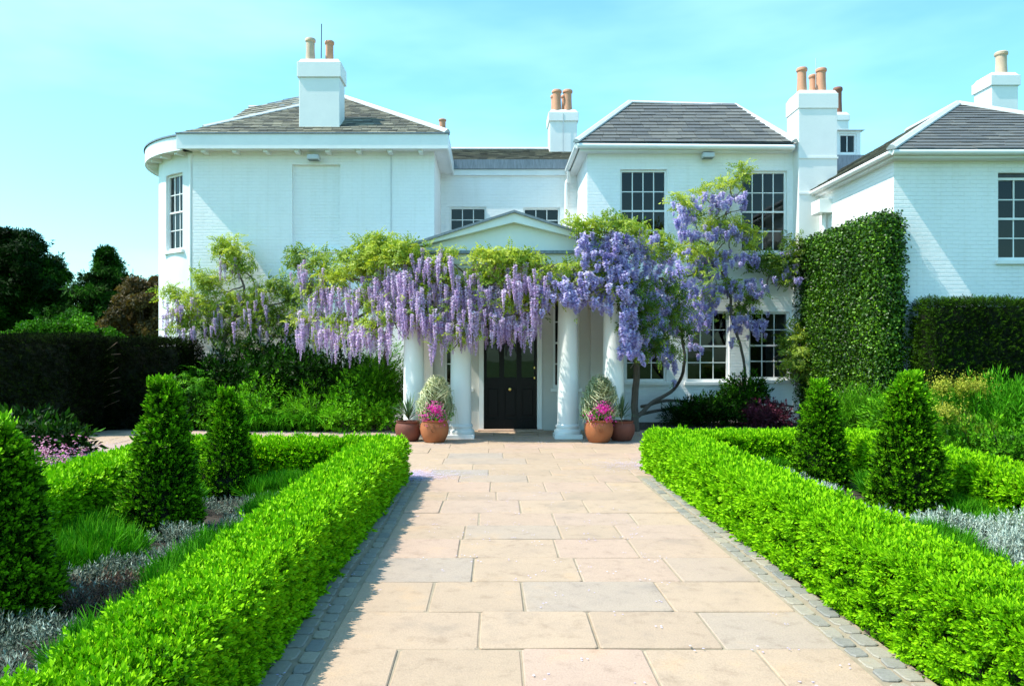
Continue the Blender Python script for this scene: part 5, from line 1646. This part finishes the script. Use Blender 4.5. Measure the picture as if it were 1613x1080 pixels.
def wisteria(root_px, root_D, label, tab, leaves, flowers, branches, mat, tm, leaf_n=1.0, limit=300, lsize=1.0):
    x = XX(root_px, root_D)
    t = thing('wisteria', (x, root_D, 0), label, 'climbing plant', 'wisterias in bloom on the house')
    og = Vector((x, root_D, 0))
    br = MB()
    for (pts, r0, r1) in branches:
        pp = catmull([P(p[0], p[1], p[2] if len(p) > 2 else interp(p[0], tab)) for p in pts], 5)
        for i, q in enumerate(pp):
            if 0 < i < len(pp) - 1:
                q += Vector((random.uniform(-1, 1), random.uniform(-1, 1), random.uniform(-1, 1))) * .012
        n = len(pp)
        br.tube(pp, [r0 + (r1 - r0) * i / (n - 1) for i in range(n)], 7)
    P_, T_ = [], []
    for (px, py, rx, ry, *e) in leaves:
        D = interp(px, tab); m = int(rx * ry * .27 * leaf_n) + 8
        v = rng.normal(0, .5, (m, 3)).clip(-1, 1)
        c = P(px, py, D)
        P_.append(np.array(c) + v * np.array([rx * D / F * 1.1, .25, ry * D / F * 1.25])); T_.append(np.full(m, e[0] if e else .5) + rng.normal(0, .1))
        # short twigs to the clump
        br.tube([c + Vector((random.uniform(-.3, .3), .12, -.3)), c + Vector((0, .05, -.05)), c + Vector((random.uniform(-.1, .1), 0, .08))], [.012, .008, .004], 4)
    br.build('branches', M['bark'], t, smooth=True)
    EX = []
    p = np.concatenate(P_); ti = np.concatenate(T_)
    d = rng.normal(0, .6, p.shape); d[:, 1] -= .5; d[:, 2] += .7
    scatter('leaves', PIN, p, d, lsize * rng.uniform(.7, 1.15, len(p)), ti + rng.normal(0, .14, len(p)), M['wist_leaf'], t)
    pts = []
    for (x0, x1, y0, y1, n) in flowers:
        m = int(n * (.45 if tm is RAC_S else 1.1))
        q = np.array([tuple(P(random.uniform(x0, x1), random.uniform(y0 - 8, y1 + 22), interp((x0 + x1) / 2, tab) + random.uniform(-.3, .25))) for _ in range(m)])
        dd = rng.normal(0, .6, q.shape); dd[:, 1] -= .6; dd[:, 2] += .4
        EX.append((q, dd))
        for k in range(int(n * (1.25 if x1 < 455 and x0 < 455 else 1.4) * (.65 if tab[0][0] == 250 else 1))):
            px, py = random.uniform(x0 - 5, x1 + 5), random.uniform(y0, y1) + random.gauss(0, 6 if tm is RAC_S else 10)
            D = interp(px, tab) + random.uniform(-.38, .1)
            pts.append(P(px, py, D))
    q = np.concatenate([e[0] for e in EX]); dd = np.concatenate([e[1] for e in EX])
    scatter('inner_leaves', PIN, q, dd, lsize * rng.uniform(.6, 1.0, len(q)), .35 + rng.normal(0, .22, len(q)), M['wist_leaf'], t)
    random.shuffle(pts)
    meshes = raceme_meshes(tm, mat, 'flower_raceme')
    for q in pts[:limit]:
        o = bpy.data.objects.new('flower_raceme', random.choice(meshes))
        COL.objects.link(o); o.parent = t
        o.location = q - og
        tl = .1 if tm is RAC_L else .5
        o.rotation_euler = (random.uniform(-tl, tl), random.uniform(-tl, tl), random.uniform(0, 6.28))
        s = random.choice((random.uniform(.4, .8), random.uniform(.75, 1.2))); o.scale = (s * random.uniform(.8, 1.2), s, s * random.uniform(.65, 1.3))
    rest = pts[limit:]
    if rest:
        pp = np.array([tuple(q) for q in rest])
        dd = np.repeat(np.array([[0, 0, 1.0]]), len(pp), 0) + rng.normal(0, .08, pp.shape)
        scatter('flower_racemes', tm, pp, dd, rng.uniform(.7, 1.1, len(pp)), rng.normal(0.03, .15, len(pp)), mat, t)
    return t


tabA = [(250, 17.9), (303, 17.7), (430, 17.7), (520, 17.6)]
wisteria(352, 17.6, 'smaller wisteria on the left wing wall with pale lilac racemes by the corner', tabA,
         [(365, 398, 24, 22), (382, 420, 20, 16, .35), (352, 388, 16, 12), (332, 443, 18, 12), (318, 436, 14, 10), (270, 461, 20, 9, .65), (295, 470, 22, 10, .65), (300, 498, 26, 12, .65), (327, 482, 22, 12), (370, 470, 24, 10, .6), (398, 482, 22, 12), (412, 462, 18, 12),
          (440, 450, 22, 14, .2), (455, 470, 18, 18, .15), (345, 490, 22, 12, .35), (288, 514, 24, 10, .5), (400, 508, 30, 12, .2), (345, 525, 26, 14, .1), (375, 545, 26, 14, .05), (430, 500, 26, 12, .25), (450, 520, 22, 14, .1), (325, 455, 14, 8)],
         [(258, 300, 468, 492, 22), (264, 305, 495, 528, 32), (318, 345, 495, 505, 14), (335, 375, 482, 500, 22), (378, 420, 470, 485, 22), (390, 420, 500, 520, 12), (348, 372, 405, 415, 12), (430, 470, 490, 520, 14), (310, 335, 470, 485, 8)],
         [([(352, 672, 17.6), (345, 610), (352, 540), (370, 500), (385, 460), (372, 420), (366, 395)], .06, .012), ([(352, 560), (320, 520), (295, 490), (268, 466)], .03, .008),
          ([(370, 500), (405, 488), (440, 478), (470, 470)], .03, .01), ([(384, 450), (345, 462), (328, 450)], .02, .006), ([(400, 470), (398, 440), (375, 425)], .018, .008), ([(352, 600), (400, 570), (440, 520), (500, 500)], .03, .01)],
         M['wist_flower'], RAC_L, 1.25, 300)

tabB = [(450, 16.2), (520, 15.6), (580, 14.9), (640, 14.15), (720, 13.95), (860, 13.9), (930, 13.95)]
wisteria(600, 16.6, 'long wisteria trailing across the porch with dense hanging lilac racemes', tabB,
         [(469, 409, 18, 16, .35), (504, 412, 20, 16, .35), (546, 406, 14, 10, .15), (598, 387, 34, 14), (585, 398, 24, 14, .35), (621, 405, 36, 15), (640, 396, 22, 12, .6), (590, 412, 30, 14, .6), (566, 424, 34, 12, .65), (530, 438, 34, 12, .65), (485, 455, 16, 14, .5), (505, 460, 24, 10, .55),
          (647, 404, 25, 10, .65), (601, 483, 20, 10, .4), (589, 514, 22, 9, .5), (621, 505, 14, 14, .3), (481, 503, 24, 6, .7), (660, 451, 18, 9, .3), (732, 523, 24, 10, .55), (705, 402, 12, 8, .5), (690, 418, 16, 8, .4), (773, 404, 34, 9, .65), (802, 408, 30, 11, .6), (835, 408, 18, 10, .6),
          (770, 438, 28, 11, .65), (745, 450, 18, 10, .5), (783, 475, 28, 9, .75), (809, 489, 18, 9, .75), (850, 436, 24, 10, .55), (575, 470, 22, 8, .4), (660, 490, 18, 10, .3), (700, 440, 22, 8, .35), (850, 470, 20, 8, .5), (880, 450, 18, 8, .5), (540, 505, 22, 7, .45)],
         [(492, 560, 452, 470, 46), (470, 530, 505, 520, 44), (530, 610, 508, 526, 48), (575, 635, 425, 445, 44), (560, 610, 450, 470, 24), (640, 708, 405, 425, 40), (636, 678, 478, 505, 34), (640, 700, 440, 465, 30), (680, 748, 488, 525, 62),
          (708, 765, 440, 470, 42), (765, 845, 490, 512, 56), (795, 860, 425, 455, 36), (760, 800, 455, 470, 14), (600, 640, 465, 490, 14), (458, 480, 420, 440, 8), (480, 510, 428, 440, 10)],
         [([(600, 672, 16.6), (606, 600, 16.4), (612, 520, 15.6), (640, 455, 14.3), (700, 447, 14.05), (770, 455, 14.0), (850, 450, 14.0), (900, 440, 14.0)], .06, .02),
          ([(635, 470, 14.4), (600, 480), (560, 502), (530, 510), (500, 490), (475, 470)], .035, .012), ([(640, 460), (600, 440), (560, 440), (510, 430), (470, 415)], .035, .012),
          ([(700, 447), (725, 470), (735, 500), (730, 525)], .02, .008), ([(640, 455), (620, 425), (600, 395)], .025, .008), ([(560, 502), (545, 492), (530, 500)], .015, .008), ([(770, 455), (800, 430), (830, 410)], .02, .008)],
         M['wist_flower'], RAC_L, 1.3, 300)

tabC = [(860, 13.9), (990, 13.95), (1040, 15.4), (1085, 17.0), (1110, 17.75), (1300, 17.85)]
wisteria(1003, 15.8, 'blue violet wisteria climbing between the upper windows of the right wing', tabC,
         [(908, 354, 18, 8, .6), (930, 358, 14, 8, .6), (972, 356, 20, 9, .6), (960, 350, 14, 8), (1001, 364, 16, 8, .5), (1035, 388, 28, 16, .55), (1015, 394, 18, 9, .6), (1084, 394, 26, 9, .7), (1113, 405, 30, 10, .65), (1100, 398, 20, 9), (1138, 350, 28, 8, .75), (1120, 356, 18, 8, .7), (1165, 362, 18, 9, .6),
          (1184, 373, 12, 10, .7), (1182, 390, 8, 9, .6), (1072, 313, 12, 7, .7), (1107, 303, 15, 8, .7), (1150, 290, 22, 9, .7), (1168, 273, 14, 12, .5), (1080, 328, 12, 7), (1095, 345, 12, 7, .2), (1199, 416, 30, 12, .1), (1225, 414, 24, 12, .12), (1250, 388, 14, 14, .15), (1245, 410, 16, 12, .15), (1236, 437, 14, 18, .3),
          (1262, 526, 26, 14, .6), (1275, 545, 16, 14, .6), (894, 422, 18, 7, .5), (917, 434, 18, 7, .5), (952, 411, 18, 7, .6), (955, 450, 22, 8, .45), (1003, 448, 26, 10, .2), (1040, 455, 26, 10, .2), (1060, 470, 22, 10, .1), (1115, 470, 16, 8, .3), (1150, 450, 20, 8, .3), (1170, 490, 20, 9, .1),
          (1000, 480, 20, 10, 0), (1020, 545, 20, 10, 0), (1015, 485, 26, 12, .1), (1050, 500, 26, 12, .05), (1000, 510, 22, 14, .05), (1030, 530, 26, 14, .05), (1070, 520, 18, 12, .05), (1010, 555, 12, 8, .05), (1060, 555, 10, 10, .2), (1095, 425, 20, 8, .4), (940, 372, 20, 8, .4), (1185, 470, 14, 8, .3), (1240, 545, 14, 16, .2)],
         [(915, 1030, 366, 388, 66), (920, 1140, 396, 430, 130), (868, 985, 425, 460, 66), (855, 960, 455, 480, 40), (985, 1125, 440, 485, 130), (985, 1115, 480, 512, 110), (982, 1045, 500, 550, 95), (1064, 1092, 316, 350, 24), (1075, 1178, 356, 370, 44), (1096, 1172, 303, 322, 40),
          (1133, 1200, 444, 460, 30), (1150, 1205, 485, 525, 32), (1150, 1190, 400, 412, 14), (1219, 1256, 425, 440, 10), (1232, 1250, 400, 410, 6), (1090, 1140, 400, 430, 24), (1088, 1100, 530, 560, 5), (1050, 1062, 560, 590, 5)],
         [([(1003, 692, 15.8), (1000, 640, 15.8), (1003, 570, 15.7), (998, 510, 15.5), (990, 450, 14.6), (950, 430, 14.0), (900, 440, 14.0)], .085, .03),
          ([(1000, 660, 15.8), (1030, 632, 17.2), (1062, 612, 17.9), (1078, 575), (1075, 530), (1070, 480), (1050, 440)], .05, .02),
          ([(1010, 640, 17.5), (1060, 630, 17.9), (1110, 640, 18.0), (1180, 630, 18.05), (1250, 640, 18.1)], .04, .025), ([(1010, 652, 17.5), (1070, 642, 17.9), (1130, 648, 18.0)], .04, .02),
          ([(1110, 640, 18.0), (1140, 620, 18.0), (1172, 600, 18.0), (1165, 540), (1152, 500), (1150, 455), (1140, 425), (1130, 395)], .035, .028),
          ([(1150, 450), (1133, 420), (1120, 390), (1095, 378), (1078, 385)], .035, .01), ([(1128, 396), (1142, 380), (1135, 370)], .015, .006), ([(1150, 395), (1148, 380), (1160, 370)], .015, .006),
          ([(1152, 490), (1180, 476), (1205, 455), (1212, 435), (1235, 425), (1265, 415)], .03, .012), ([(1130, 345), (1150, 335), (1170, 330)], .014, .008), ([(1138, 345), (1152, 320), (1150, 300), (1160, 280)], .018, .008),
          ([(1142, 350), (1148, 322), (1168, 300), (1172, 280)], .014, .006), ([(985, 450), (1030, 440), (1080, 436), (1110, 425)], .04, .015), ([(998, 510), (1030, 490), (1050, 470)], .03, .01), ([(985, 440), (975, 400), (960, 370), (930, 360)], .03, .008)],
         M['wist_flower_blue'], RAC_S, 1.2, 300)
